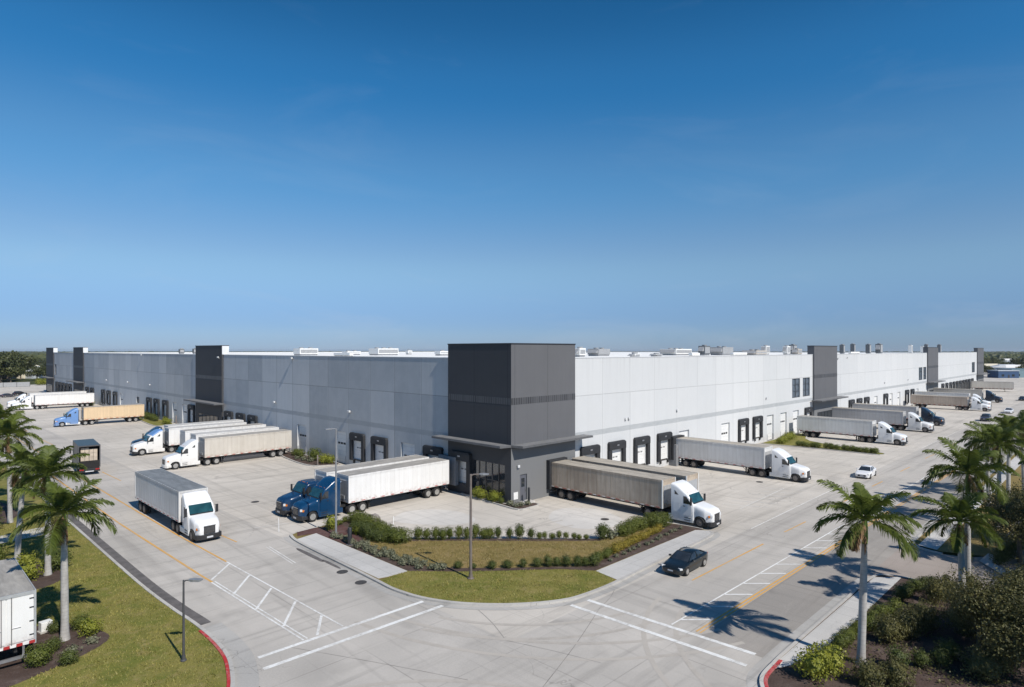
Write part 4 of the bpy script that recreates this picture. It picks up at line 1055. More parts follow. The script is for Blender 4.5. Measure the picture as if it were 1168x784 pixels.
def semi(x, y, rz, label, cab='white', skin='light', roof='grey', L=14.8, gap=1.0, sleeper=True, h=4.1, bumper='black_plastic', rim='rim', skirt='white_metal', roofcap=None, nose=None, group=None, low=False):
    r = empty('semi_truck', (x,y,.017), rz); tag(r, label, 'semi truck', group)
    tractor(r, cab, sleeper, bumper, rim, skirt, roofcap, low)
    trailer_box(r, (-4.35 if sleeper else -3.85)-gap, L, skin, roof, h, gear='up', rim=rim, nose=nose)
    return r
def trailer(x, y, rz, label, skin='light', roof='grey', L=14.8, h=4.1, group=None, rim='rim', **k):
    r = empty('semi_trailer', (x,y,.017), rz); tag(r, label, 'trailer', group)
    trailer_box(r, 0, L, skin, roof, h, rim=rim, gear='down', **k); return r

SD = -PI/2; WD = PI                                   # facing south (-Y), facing west (-X)
# right hand bays
semi(7.3,-21.1,SD,'white tractor under a long grimy brown-grey trailer at the dock right of the corner tower','white','dirty','brown',15.2,rim='rim_dirty',nose='white')
trailer(11.0,-16.4,SD,'grimy trailer without a tractor parked tight behind the first dirty one',skin='dirty',roof='brown',L=15.6,nose='white',rim='rim_dirty')
semi(35.9,-19.6,SD,'white tractor with pale grey trailer backed up alone in the second bay on the right','white','light','brown',13.6,rim='rim_dirty',nose='white')
semi(81.9,-20.6,SD,'white tractor with a long clean pale trailer next to the narrow planted strip','white','light','grey',13.6,rim='rim_dirty')
semi(106.6,-20.0,SD,'white tractor with a mid grey trailer below the second tower on the right','white2','grey','brown',14.6,rim='rim_dirty')
semi(122.0,-19.2,SD,'dark navy tractor whose trailer hides behind the mid grey one','navy','grey','brown',13.6,bumper='paint',rim='rim_dirty')
semi(171.6,-21.4,SD,'white tractor with brown-grey rusty trailer before the third tower','white','brown','brown',14.0,h=3.85,rim='rim_dirty')
semi(186.0,-19.6,SD,'white tractor with pale trailer right behind the rusty brown-grey one','white','light','grey',14.6,rim='rim_dirty')
semi(211.0,-19.4,SD,'dark blue tractor with beige trailer, next to last in the right hand row','navy','beige','brown',13.6,bumper='paint',rim='rim_dirty')
trailer(283.0,-14.6,SD+.12,'beige trailer standing last at the far right end of the building',skin='beige',roof='grey',L=14.0,rim='rim_dirty')
# left hand bays
semi(-20.6,10.3,WD,'deep blue tractor with bright white trailer nearest the corner tower','blue','white','grey',13.6,rim='rim',skirt='paint')
semi(-20.7,13.75,WD,'low roofed dark blue tractor half hidden behind the taller blue one','blue2','white','grey',13.9,gap=.45,skirt='paint',low=True)
semi(-20.9,50.6,WD,'white tractor with beige-grey trailer, nearest of the left middle group','white2','beige','grey',13.6,bumper='paint',skirt='paint')
trailer(-14.9,56.2,WD,'white trailer without a tractor just behind the beige-grey one',skin='white',roof='pale',L=13.4)
trailer(-14.6,62.0,WD,'white trailer without a tractor, second behind the beige-grey one',skin='white',roof='grey',L=13.4)
semi(-20.7,67.6,WD,'white tractor with blue roof fairing and white trailer in the left middle group','white2','white','pale',13.0,roofcap='ltblue',skirt='paint')
semi(-19.6,71.6,WD,'dark blue tractor peeping out behind the white one with the blue roof','navy','white','pale',13.0,bumper='paint')
semi(-21.8,124.1,WD,'light blue tractor with tan trailer alone in the far left yard','ltblue','tan','grey',12.4,gap=1.1,bumper='paint')
semi(-22.6,180.2,WD,'white tractor with white trailer, nearer of the two far left ones','white','white','pale',14.6,bumper='paint',skirt='paint')
semi(-22.2,192.5,WD,'white tractor with white trailer, farther of the two far left ones','white','white','pale',14.6,bumper='paint',skirt='paint')
# on the road
semi(-29.1,9.7,SD,'white short cab truck with pale ribbed trailer driving toward the crossing','white','light','slate',14.0,gap=.35,sleeper=False,rim='rim_dirty')

# dark box truck with an open back
bt = empty('box_truck', (-28.3,64.6,.017), PI/2-.10); tag(bt, 'dark green box truck with open back full of pale cartons', 'box truck')
mb = MB(); mb.loft([ring(*s) for s in [(-.02,1.3,.5,1.0,.2),(-.3,1.5,.45,1.08,.25),(-.5,1.55,.9,1.1,.2),(-1.3,1.7,.95,1.1,.2),(-1.45,1.75,.45,1.1,.2),(-1.9,2.5,.45,1.1,.2),(-2.2,2.7,.45,1.1,.2),(-3.1,2.75,.45,1.1,.2)]])
cabo = mb.build('cab', TP['black'], bt, smooth=38)
mb = MB(); mb.plate([(-1.50,-.95,1.86),(-1.50,.95,1.86),(-1.92,.9,2.56),(-1.92,-.9,2.56)], (.8,0,.5), .03); mb.build('windscreen', M['glass'], cabo)
mb = MB(); X1 = -11.0; X0 = -3.3; a, b = 1.27, 1.19
mb.box(X1,X0,-a,-b,1.0,4.1); mb.box(X1,X0,b,a,1.0,4.1); mb.box(X1,X0,-b,b,4.02,4.1); mb.box(X1,X0,-b,b,1.0,1.1); mb.box(X0-.08,X0,-b,b,1.1,4.02)
bo = mb.build('cargo_box', TP['black'], bt)
mb = MB(); mb.box(X1-.05,X1+.12,-1.3,-1.18,1.0,4.12); mb.box(X1-.05,X1+.12,1.18,1.3,1.0,4.12); mb.box(X1-.05,X1+.12,-1.18,1.18,3.95,4.12); mb.build('door_frame', M['pole_dark'], bo)
mb = MB(); mb.plate([(X1-.08,-1.15,.95),(X1-.08,1.15,.95),(X1-.45,1.15,2.05),(X1-.45,-1.15,2.05)], (-1,0,0), .07); mb.build('tail_lift', M['chassis'], bt, bevel=.015)
mb = MB(); mb.box(X1-.25,X1,-1.25,1.25,.45,.62); mb.box(X1-.2,X1,-1.2,1.2,.62,.95); rb = mb.build('rear_bumper', M['black_plastic'], bt)
mb = MB()
for y in (-1.05,-.8,.8,1.05): mb.box(X1-.27,X1-.2,y-.1,y+.1,.70,.86)
mb.build('tail_light', M['red_lens'], rb)
mb = MB(); mb.box(X1-.26,X1-.25,-.5,.5,.47,.6); mb.build('number_plate', M['plate'], rb)
mb = MB(); mb.box(X1+.2,-.6,-.5,-.35,.7,1.0); mb.box(X1+.2,-.6,.35,.5,.7,1.0); mb.build('chassis', M['chassis'], bt)
for sg in (-1,1):
    wheel('wheel',-.95,.98*sg,.48,.28,bt,'rim_dirty',sg); wheel('wheel',-8.8,.95*sg,.48,.55,bt,'rim_dirty',sg,True)
    mb = MB(); mb.tube([(-1.6,1.1*sg,2.3),(-1.5,1.4*sg,2.35)], .03, 6); mb.box(-1.56,-1.44,1.42*sg-.1,1.42*sg+.1,1.9,2.5); mb.build('mirror', M['black_plastic'], bt)
    mb = MB(); mb.plate([(-1.75,1.1*sg,1.85),(-2.75,1.1*sg,1.85),(-2.75,1.1*sg,2.5),(-2.05,1.1*sg,2.5)], (0,sg,0), .02); mb.build('side_window', M['glass'], cabo)
for dy, hh, lab in ((-.50,2.5,'left'),(.50,2.3,'right')):
    q = empty('carton_pallet', bt.matrix_basis @ Vector((0,0,0)), 0)
    m4 = Matrix.Translation((-28.3,64.6,.017)) @ Matrix.Rotation(PI/2-.10,4,'Z')
    q.matrix_world = m4 @ Matrix.Translation((-10.1,-dy,1.105))
    tag(q, 'taller stack of pale cartons on a pallet inside the dark box truck' if lab == 'left' else 'shorter stack of pale cartons on a pallet inside the dark box truck', 'pallet load')
    mb = MB()
    for yy in (-.42,0,.42): mb.box(-.5,.5,yy-.06,yy+.06,0,.1)
    mb.box(-.5,.5,-.5,.5,.1,.14); mb.build('pallet', M['bark'], q)
    mb = MB()
    nz = 4
    for i in range(2):
        for j in range(2):
            for k in range(nz):
                mb.box(-.48+i*.49,-.02+i*.49,-.48+j*.49,-.02+j*.49,.15+k*hh/nz,.13+(k+1)*hh/nz)
    mb.build('carton_stack', M['carton'], q, bevel=.01)

# box truck at the lower left, seen from behind
lt = empty('box_truck', (-45.5,3.6,.10), PI/2); tag(lt, 'white box truck with closed rear doors and grey roof standing beside the palm', 'box truck')
mb = MB(); mb.box(-10.2,-2.6,-1.28,1.28,1.15,3.98); b = mb.build('cargo_box', TS['white'], lt, bevel=.02)
mb = MB(); mb.box(-10.19,-2.61,-1.24,1.24,3.985,4.03); mb.build('roof_panel', TR['grey'], b)
mb = MB()
for sg in (-1,1): mb.box(-10.22,-2.58,min(sg*1.25,sg*1.305),max(sg*1.25,sg*1.305),3.86,4.04); mb.box(-10.22,-2.58,min(sg*1.25,sg*1.305),max(sg*1.25,sg*1.305),1.1,1.28)
for sg in (-1,1): mb.box(-10.26,-10.1,min(sg*1.2,sg*1.308),max(sg*1.2,sg*1.308),1.1,4.03)
mb.box(-10.26,-10.18,-1.2,1.2,3.84,4.03); mb.build('rail', M['frame_light'], b)
for sg in (-1,1):
    y0, y1 = sorted((sg*.03, sg*1.19)); mb = MB(); mb.box(-10.245,-10.19,y0,y1,1.36,3.82); d = mb.build('rear_door', TS['white'], lt, bevel=.012)
    mb = MB(); mb.tube([(-10.28,sg*.22,1.3),(-10.28,sg*.22,3.9)], .025, 6); mb.tube([(-10.28,sg*.22,2.2),(-10.29,sg*.62,2.2)], .02, 6); mb.build('lock_rod', M['steel'], d)
    mb = MB()
    for z in (1.6,2.35,3.1,3.6): mb.box(-10.27,-10.24,sg*1.0,sg*1.2,z,z+.06)
    mb.build('hinge', M['frame_dark'], d)
mb = MB()
for k in range(9): mb.box(-10.275,-10.255,-1.25+k*.278,-1.25+k*.278+.26,1.14,1.30,k % 2)
mb.build('reflective_tape', [M['tape_red'], M['tape_white']], b)
mb = MB(); mb.box(-10.3,-10.15,-1.2,1.2,.45,.6); mb.box(-10.2,-10.1,-.8,-.7,.6,1.1); mb.box(-10.2,-10.1,.7,.8,.6,1.1); mb.build('rear_bumper', M['steel'], lt)
mb = MB(); mb.box(-10,-.5,-.5,-.35,.75,1.1); mb.box(-10,-.5,.35,.5,.75,1.1); mb.build('chassis', M['chassis'], lt)
mb = MB(); mb.loft([ring(*s) for s in [(-.02,1.2,.5,.95,.2),(-.3,1.5,.45,1.05,.25),(-1.2,1.7,.95,1.1,.2),(-1.45,1.78,.45,1.1,.2),(-1.9,2.45,.45,1.1,.2),(-2.5,2.6,.45,1.1,.2)]]); mb.build('cab', TP['white'], lt, smooth=38)
for sg in (-1,1):
    wheel('wheel',-.95,.98*sg,.48,.28,lt,'rim_dirty',sg); wheel('wheel',-8.4,.95*sg,.48,.55,lt,'rim_dirty',sg,True)

# cars
def car(x, y, rz, label, paint, L=4.7, suv=False, group=None, z=.02):
    r = empty('parked_car' if group else 'car', (x,y,z), rz); tag(r, label, 'car', group)
    k = L/4.75; H = .16 if suv else 0.0
    P_ = TP[paint] if paint in TP else CP[paint]
    st = [(-.0,.58,.26,.62,.12),(-.10,.66,.22,.76,.14),(-.35,.74,.20,.86,.14),(-.52,.78,.34,.90,.14),(-.66,.80,.60,.92,.14),(-.95,.84,.70,.93,.14),(-1.24,.88,.60,.93,.12),(-1.38,.91,.32,.92,.1),(-1.46,.93,.20,.915,.1),(-2.4,.96,.19,.92,.08),(-3.30,.99,.20,.925,.1),(-3.40,1.0,.34,.93,.1),(-3.52,1.0,.60,.935,.12),(-3.8,1.01,.70,.935,.14),(-4.1,1.02,.60,.925,.14),(-4.25,1.03,.34,.90,.14),(-4.5,1.02,.30,.85,.14),(-4.68,.96,.34,.79,.14),(-4.75,.80,.42,.72,.12)]
    mb = MB(); mb.loft([ring(s[0]*k, s[1]+H, s[2]+H*.4, s[3], s[4]) for s in st]); b = mb.build('body', P_, r, smooth=40)
    if suv: gh = [(-1.35,.95,.80,.78),(-2.0,1.36,.80,.68),(-2.4,1.50,.80,.66),(-3.2,1.54,.80,.66),(-4.0,1.50,.80,.66),(-4.5,1.05,.78,.68)]
    else: gh = [(-1.40,.93,.80,.76),(-1.85,1.17,.82,.68),(-2.25,1.36,.82,.62),(-2.7,1.43,.82,.60),(-3.2,1.41,.82,.60),(-3.7,1.29,.80,.60),(-4.3,1.03,.76,.62)]
    mb = MB()
    mb.loft([[(q[0]*k,-q[2],.88+H),(q[0]*k,-q[3]-.02,q[1]+H-.05),(q[0]*k,-q[3]+.06,q[1]+H),(q[0]*k,q[3]-.06,q[1]+H),(q[0]*k,q[3]+.02,q[1]+H-.05),(q[0]*k,q[2],.88+H)] for q in gh])
    g = mb.build('cabin_glass', M['glass'], r, smooth=50)
    mb = MB(); rr = gh[2:-1] if suv else gh[2:-1]
    mb.loft([[(q[0]*k,-q[3]-.03,q[1]+H-.06),(q[0]*k,-q[3]+.05,q[1]+H+.012),(q[0]*k,0,q[1]+H+.035),(q[0]*k,q[3]-.05,q[1]+H+.012),(q[0]*k,q[3]+.03,q[1]+H-.06)] for q in rr])
    mb.build('roof', P_, r, smooth=50)
    mb = MB()
    for sg in (-1,1):
        mb.tube([(gh[0][0]*k,sg*.80,.93+H),(gh[2][0]*k,sg*(gh[2][3]+.0),gh[2][1]+H-.02)], .035, 6)
        mb.tube([(gh[-2][0]*k,sg*(gh[-2][3]),gh[-2][1]+H-.02),(gh[-1][0]*k,sg*(gh[-1][3]+.05),gh[-1][1]+H-.02)], .05, 6)
        mb.tube([(-2.85*k,sg*.825,.95+H),(-2.85*k,sg*.63,1.40+H)], .03, 6)
    mb.build('pillar', P_, r, smooth=50)
    mb = MB(); mb.box(-.05,.02,-.5,.5,.34+H,.56+H); gr = mb.build('grille', M['black_plastic'], r, bevel=.02)
    mb = MB(); mb.box(.021,.03,-.22,.22,.42+H,.52+H); mb.build('number_plate', M['plate'], gr)
    for sg in (-1,1):
        mb = MB(); mb.T = Matrix.Translation((-.22*k,.70*sg,.64+H)) @ Matrix.Rotation(-.5*sg,4,'Z'); mb.box(-.14,.10,-.16,.16,-.06,.065); mb.build('headlight', M['lamp_glass'], r, bevel=.025)
        mb = MB(); mb.T = Matrix.Translation((-4.62*k,.66*sg,.84+H)) @ Matrix.Rotation(.4*sg,4,'Z'); mb.box(-.10,.06,-.14,.14,-.08,.08); mb.build('tail_light', M['red_lens'], r, bevel=.02)
        mb = MB(); mb.T = Matrix.Translation((-1.75*k,.99*sg,1.02+H)); mb.box(-.08,.1,-.09,.09,-.06,.07); mb.build('mirror', P_, r, bevel=.03)
        mb = MB(); mb.box(-2.2*k,-2.05*k,min(sg*.915,sg*.945),max(sg*.915,sg*.945),.84+H,.87+H); mb.box(-3.2*k,-3.05*k,min(sg*.92,sg*.95),max(sg*.92,sg*.95),.86+H,.89+H); mb.build('handle', M['chrome'], r)
        wheel('wheel',-.95*k,.83*sg,.34+H*.3,.23,r,'rim',sg); wheel('wheel',-3.8*k,.83*sg,.34+H*.3,.23,r,'rim',sg)
    return r
CP = {'cardark': truck_paint('dark_car_paint', (.006,.010,.012), (.06,.06,.06), .1, .12), 'carwhite': truck_paint('white_car_paint', (.75,.75,.76), (.5,.49,.47), .1, .2),
      'carslate': truck_paint('slate_car_paint', (.045,.045,.06), (.1,.1,.1), .1, .2), 'carteal': truck_paint('teal_car_paint', (.03,.14,.18), (.1,.1,.1), .1, .2), 'carsilver': truck_paint('silver_car_paint', (.42,.43,.45), (.3,.3,.3), .1, .2), 'carblack': truck_paint('black_car_paint', (.012,.012,.014), (.05,.05,.05), .1, .15)}
car(-7.5,-24.65,PI+.03,'black sedan driving beside the island sidewalk',  'cardark', 4.8)
car(43.2,-23.9,PI+.05,'white sedan driving along the edge of the yard by the second bay', 'carwhite', 4.6)
car(139.3,-24.2,PI,'dark slate SUV driving on the far road before the rusty trailer', 'carslate', 4.7, True)
car(167.5,-25.6,PI,'white car following the dark SUV far down the road', 'carwhite', 4.5)
car(226,-22.8,PI,'black car far down the road at the edge of the photo', 'carblack', 4.5)
PCARS = [(50.5,-45.2,1.2,'carteal','teal parked car glimpsed between the palm trunks'),(44.5,-46,1.2,'carsilver','silver parked car next to the teal one behind the palms'),(58,-45,1.2,'carwhite','white parked car behind the palms'),(66,-44.6,1.2,'carblack','black parked car behind the far palms'),(73,-45,1.2,'carslate','slate parked SUV behind the far palms'),
         (-17,250,.4,'carblack','black parked car at the far end of the left yard'),(-13.5,247,.4,'carslate','slate parked car beside the black one at the far left'),(-19,238,.5,'carsilver','silver parked car nearest in the far left group'),(-9,255,.4,'carblack','black parked SUV close to the far left fence'),(-23,243,.4,'carwhite','white parked car outermost in the far left group'),(-27,262,.4,'carslate','slate parked car farthest out by the far left road')]
for x, y, a, p, l in PCARS: car(x, y, a, l, p, 4.6, 'SUV' in l, 'parked cars in the car park' if y < 0 else 'cars parked at the far left')
# ------------------------------------------------------------------ palms, trees, shrubs, grass
def leafquad(mb, p, n, size, rng, asp=0.55):
    n = n.normalized()
    a = n.orthogonal().normalized(); a = (Matrix.Rotation(rng.uniform(0, 2*PI), 3, n) @ a)
    b = n.cross(a)
    s = size*rng.uniform(.7, 1.3)
    i = len(mb.v)
    mb.v.extend([tuple(p - a*s*.5), tuple(p + b*s*asp*.5), tuple(p + a*s*.5), tuple(p - b*s*asp*.5)])
    mb.f.append([i, i+1, i+2, i+3]); mb.m.append(0)

def clump(mb, c, rad, n, size, rng, lump=.25, fill=.35, flat=0.0, sq=0):
    c = Vector(c); off = Vector((rng.uniform(0,50),)*3)
    for _ in range(n):
        while True:
            d = Vector((rng.gauss(0,1), rng.gauss(0,1), rng.gauss(0,1)))
            if d.length > .1: break
        d.normalize()
        if d.z < -.35 and flat: d.z = -.35*rng.random(); d.normalize()
        k = 1 + lump*2*noise.noise(d*2.2 + off)
        if noise.noise(d*3.1 + off*1.7) < -.32: k *= .72
        k *= 1 - fill*rng.random()**2
        if sq: k /= (abs(d.x)**sq+abs(d.y)**sq+abs(d.z)**sq)**(1/sq)
        p = c + Vector((d.x*rad[0], d.y*rad[1], d.z*rad[2]))*k
        nn = d + Vector((rng.gauss(0,.6), rng.gauss(0,.6), rng.gauss(0,.6)+.3))
        leafquad(mb, p, nn, size, rng)

def core(mb, c, rad, rng, k=.62):
    off = rng.uniform(0, 40); rows, cols = 5, 8; rings = []
    for i in range(rows+1):
        th = PI*(.02+.96*i/rows); r = []
        for j in range(cols):
            ph = 2*PI*j/cols
            d = Vector((math.sin(th)*math.cos(ph), math.sin(th)*math.sin(ph), -math.cos(th)))
            q = k*(1+.3*noise.noise(d*1.8+Vector((off,)*3)))
            r.append((c[0]+d.x*rad[0]*q, c[1]+d.y*rad[1]*q, c[2]+d.z*rad[2]*q))
        rings.append(r)
    mb.loft(rings)

def shrub_proto(mat, rad, n, size, seed, stems=True, lump=.22, sq=0):
    rng = random.Random(seed)
    mb = MB(); core(mb, (0,0,rad[2]*.95), rad, rng); clump(mb, (0,0,rad[2]*.95), rad, n, size, rng, lump, sq=sq)
    me = mb.build('foliage', mat, None, fix=False)
    d = me.data; bpy.data.objects.remove(me)
    st = MB()
    for k in range(4):
        a = rng.uniform(0, 2*PI); st.tube([(0.05*math.cos(a),.05*math.sin(a),-.02),(rad[0]*.4*math.cos(a),rad[1]*.4*math.sin(a),rad[2]*.9)], [.03,.012], 5)
    so = st.build('stem', M['bark']); sd = so.data; bpy.data.objects.remove(so)
    return d, sd
SH = {
 'dark': [shrub_proto(M['leaf_dark'], (.62,.62,.52), 1500, .085, 1), shrub_proto(M['leaf_dark'], (.60,.66,.62), 1500, .085, 2)],
 'mid': [shrub_proto(M['leaf_mid'], (.65,.65,.55), 1500, .09, 3), shrub_proto(M['leaf_mid'], (.7,.6,.62), 1500, .095, 4)],
 'lime': [shrub_proto(M['leaf_lime'], (.65,.65,.55), 850, .115, 5, lump=.3)],
 'gold': [shrub_proto(M['leaf_gold'], (.6,.6,.55), 800, .11, 6, lump=.35)],
 'grey': [shrub_proto(M['leaf_grey'], (.42,.42,.30), 200, .17, 7, lump=.4)],
 'hedge': [shrub_proto(M['leaf_mid'], (.75,.75,.55), 2600, .085, 31, lump=.07, sq=4), shrub_proto(M['leaf_mid'], (.8,.7,.58), 2600, .085, 32, lump=.08, sq=4)],
 'hedged': [shrub_proto(M['leaf_dark'], (.75,.75,.55), 2600, .085, 33, lump=.08, sq=4)],
 'olive': [shrub_proto(M['leaf_olive'], (1.0,1.0,.9), 2600, .12, 8, lump=.35)],
}
GZ = .13
def shrub(kind, x, y, s, label, group, z=GZ, rng=random.Random(77), sz=None):
    fd, sd = rng.choice(SH[kind])
    r = empty('shrub', (x,y,z), rng.uniform(0,6.28)); k = s*rng.uniform(.9,1.1)
    r.scale = (k, k*rng.uniform(.9,1.1), (sz or s)*rng.uniform(.9,1.12)); tag(r, label, 'shrub', group)
    for nm, d in (('foliage', fd), ('stem', sd)):
        o = bpy.data.objects.new(nm, d); COL.objects.link(o); o.parent = r
    return r
rg = random.Random(5)
def row(kind, pts, step, s, label, group, z=GZ, jit=.15, sz=None, vary=.15):
    """plants set along a line, each its own"""
    P = [Vector((*p, 0)) for p in pts]; d = 0.0
    for a, b in zip(P[:-1], P[1:]):
        L = (b-a).length
        while d < L:
            q = a.lerp(b, d/L); ss = s*rg.uniform(1-vary, 1+vary)
            shrub(kind, q.x+rg.uniform(-jit,jit), q.y+rg.uniform(-jit,jit), ss, label, group, z, rg, (sz or s)*rg.uniform(1-vary,1+vary))
            d += step*rg.uniform(.9,1.12)
        d -= L
# back row along the pad
row('mid', [(-15.6,-3.5),(-14.3,-4.85),(-11.9,-6.95),(-10.6,-8.0)], .72, .78, 'small dark shrub in the clipped row between island lawn and truck pad', 'row of small shrubs along the pad', sz=1.0)
row('dark', [(-10.2,-8.5),(-8.2,-10.6)], .95, .74, 'small dark shrub in the clipped row between island lawn and truck pad', 'row of small shrubs along the pad', sz=1.15)
row('mid', [(-7.8,-11.2),(-6.2,-12.8),(-4.6,-14.6)], .62, .45, 'low green shrub at the thin end of the row along the pad', 'low end of the shrub row along the pad', sz=.5)
shrub('dark', -3.6,-15.35, 1.3, 'round dark shrub where the pad row meets the right hedge', None); shrub('grey', -2.9,-15.75, 1.3, 'bare grey shrub beside the round dark one', None)
# big hedge on the west side of the island
row('hedge', [(-16.2,5.6),(-16.7,4.0),(-17.0,1.6),(-17.3,-.6),(-17.3,-3.4)], .95, 1.25, 'tall clipped green hedge shrub behind the grey street lamp', 'thick hedge on the left of the island', sz=.98, vary=.06)
row('hedged', [(-18.2,2.6),(-18.4,.6),(-18.3,-1.8)], 1.0, .95, 'dark clipped shrub in front of the thick hedge on the left of the island', 'front of the thick left hedge')
row('mid', [(-18.9,5.9),(-17.6,6.5),(-16.2,6.7)], .9, .62, 'low green shrub along the island tip by the blue tractors', 'low shrubs on the island tip', sz=.5)
row('lime', [(-19.7,5.1),(-19.3,4.6)], .7, 1.0, 'spiky yellow-green bush beside the grey street lamp', 'yellow-green bushes by the lamp', sz=1.2)
shrub('lime', -18.6, 1.9, .8, 'small yellow-green bush in front of the hedge', None)
# grey succulents along the west sidewalk
row('grey', [(-20.5,3.0),(-20.6,-.5),(-20.6,-4.4),(-20.5,-7.7),(-20.0,-9.9),(-18.9,-11.4)], .62, .8, 'grey-green low plant in the strip beside the left island sidewalk', 'grey plants beside the left sidewalk', jit=.25)
row('grey', [(-20.0,-1.0),(-19.9,-4.4),(-19.8,-7.7),(-19.2,-10.0)], .95, .75, 'grey-green low plant in the strip beside the left island sidewalk', 'grey plants beside the left sidewalk', jit=.25)
# front row
for x, y, s in [(-18.0,-11.9,.78),(-17.2,-12.8,.6),(-16.2,-13.9,.85),(-15.2,-14.6,.85),(-14.2,-15.4,.8),(-13.3,-16.1,.85),(-12.7,-16.7,.9),(-12.1,-17.15,.9),(-11.6,-17.7,.95),(-11.0,-18.35,.95),(-10.5,-18.75,.9),(-10.0,-19.2,1.15)]:
    shrub('dark', x, y, s*.78, 'round dark shrub in the spaced row behind the front lawn', 'spaced round shrubs behind the front lawn')
# gold hedge and large hedge to the right
row('mid', [(-9.6,-18.9),(-8.2,-18.7),(-6.6,-18.6)], .8, .62, 'low green shrub at the left start of the golden hedge', 'low shrubs before the golden hedge')
row('gold', [(-6.4,-18.55),(-4.5,-18.35),(-.6,-18.05),(2.6,-17.75)], .62, .68, 'golden yellow hedge shrub beside the right island sidewalk', 'golden hedge beside the right sidewalk', jit=.12)
row('hedge', [(-1.6,-16.0),(.6,-15.9),(2.4,-16.0)], .9, 1.0, 'green hedge shrub near the white tractor on the island edge', 'hedge on the right end of the island')
row('hedge', [(2.8,-16.3),(4.2,-17.0),(4.4,-17.9)], .9, 1.15, 'large dark hedge shrub at the right tip of the island', 'big hedge at the right tip', sz=1.25)
row('grey', [(-8,-19.45),(-3,-19.2),(2.8,-18.9),(4.5,-18.9)], .9, .55, 'tiny dull plant in the bark strip below the golden hedge', 'tiny plants in the bark strip', sz=.5)
# tower planter
for k, x, y, s, l in [('lime',-.8,4.7,1.15,'bright lime bush in the tower planter beside the lamp arm'),('lime',-.8,3.9,1.0,'bright lime bush in the middle of the tower planter'),('lime',-.75,1.9,1.25,'large lime bush below the glazed bay'),('mid',-.8,.8,.7,'green bush near the tower corner'),('grey',-.7,-.6,.9,'grey plant at the tower corner'),('grey',-.2,-1.7,.9,'grey plant at the planter tip'),('grey',.7,-1.9,.9,'grey plant beside the black bollard'),('mid',-.8,2.9,.6,'small green bush between the lime ones'),('grey',-.9,-1.6,.8,'dull plant at the point of the tower planter')]:
    shrub(k, x, y, s, l, None)
# west planters
for k, x, y, s, l in [('mid',-2.6,45,1.2,'green bush at the back of the left planter'),('grey',-3.2,42.5,1.2,'grey plant in the left planter'),('grey',-3.0,40.6,1.2,'second grey plant in the left planter'),('mid',-2.0,41.4,1.6,'upright dark green bush in the left planter'),('lime',-2.2,38.0,1.4,'yellow-green bush at the near end of the left planter'),('grey',-3.4,44.4,1,'outer grey plant in the left planter'),('lime',-1.6,37.3,1.2,'second yellow-green bush at the near end of the left planter'),('mid',-1.8,48,1.1,'low green bush by the trailer wheels')]:
    shrub(k, x, y, s, l, None, .12)
row('lime', [(-2.4,110.5),(-2.2,113.5)], 1.2, 1.25, 'yellow-green bush at the near end of the far left planter', 'bushes in the far left planter')
row('mid', [(-2.4,119),(-2.0,128),(-1.8,138)], 2.2, 1.3, 'green bush in the grass of the far left planter', 'green bushes in the far left planter')
row('lime', [(-3,182),(-2,186)], 2, 1.6, 'yellow-green bush behind the far white trailers', 'bushes behind the far white trailers', z=0)
# strip on the right
row('mid', [(66.8,-7.0),(67.0,-10.5),(67.1,-14.5),(67.3,-19.3)], .72, .85, 'low shrub in the planted strip beside the clean pale trailer', 'shrubs in the narrow strip on the right', jit=.3)
row('lime', [(67.4,-3.6),(71.5,-3.0),(76,-2.6)], 1.5, 1.3, 'yellow-green bush in the grass corner by the white dock doors', 'bushes in the right grass corner')

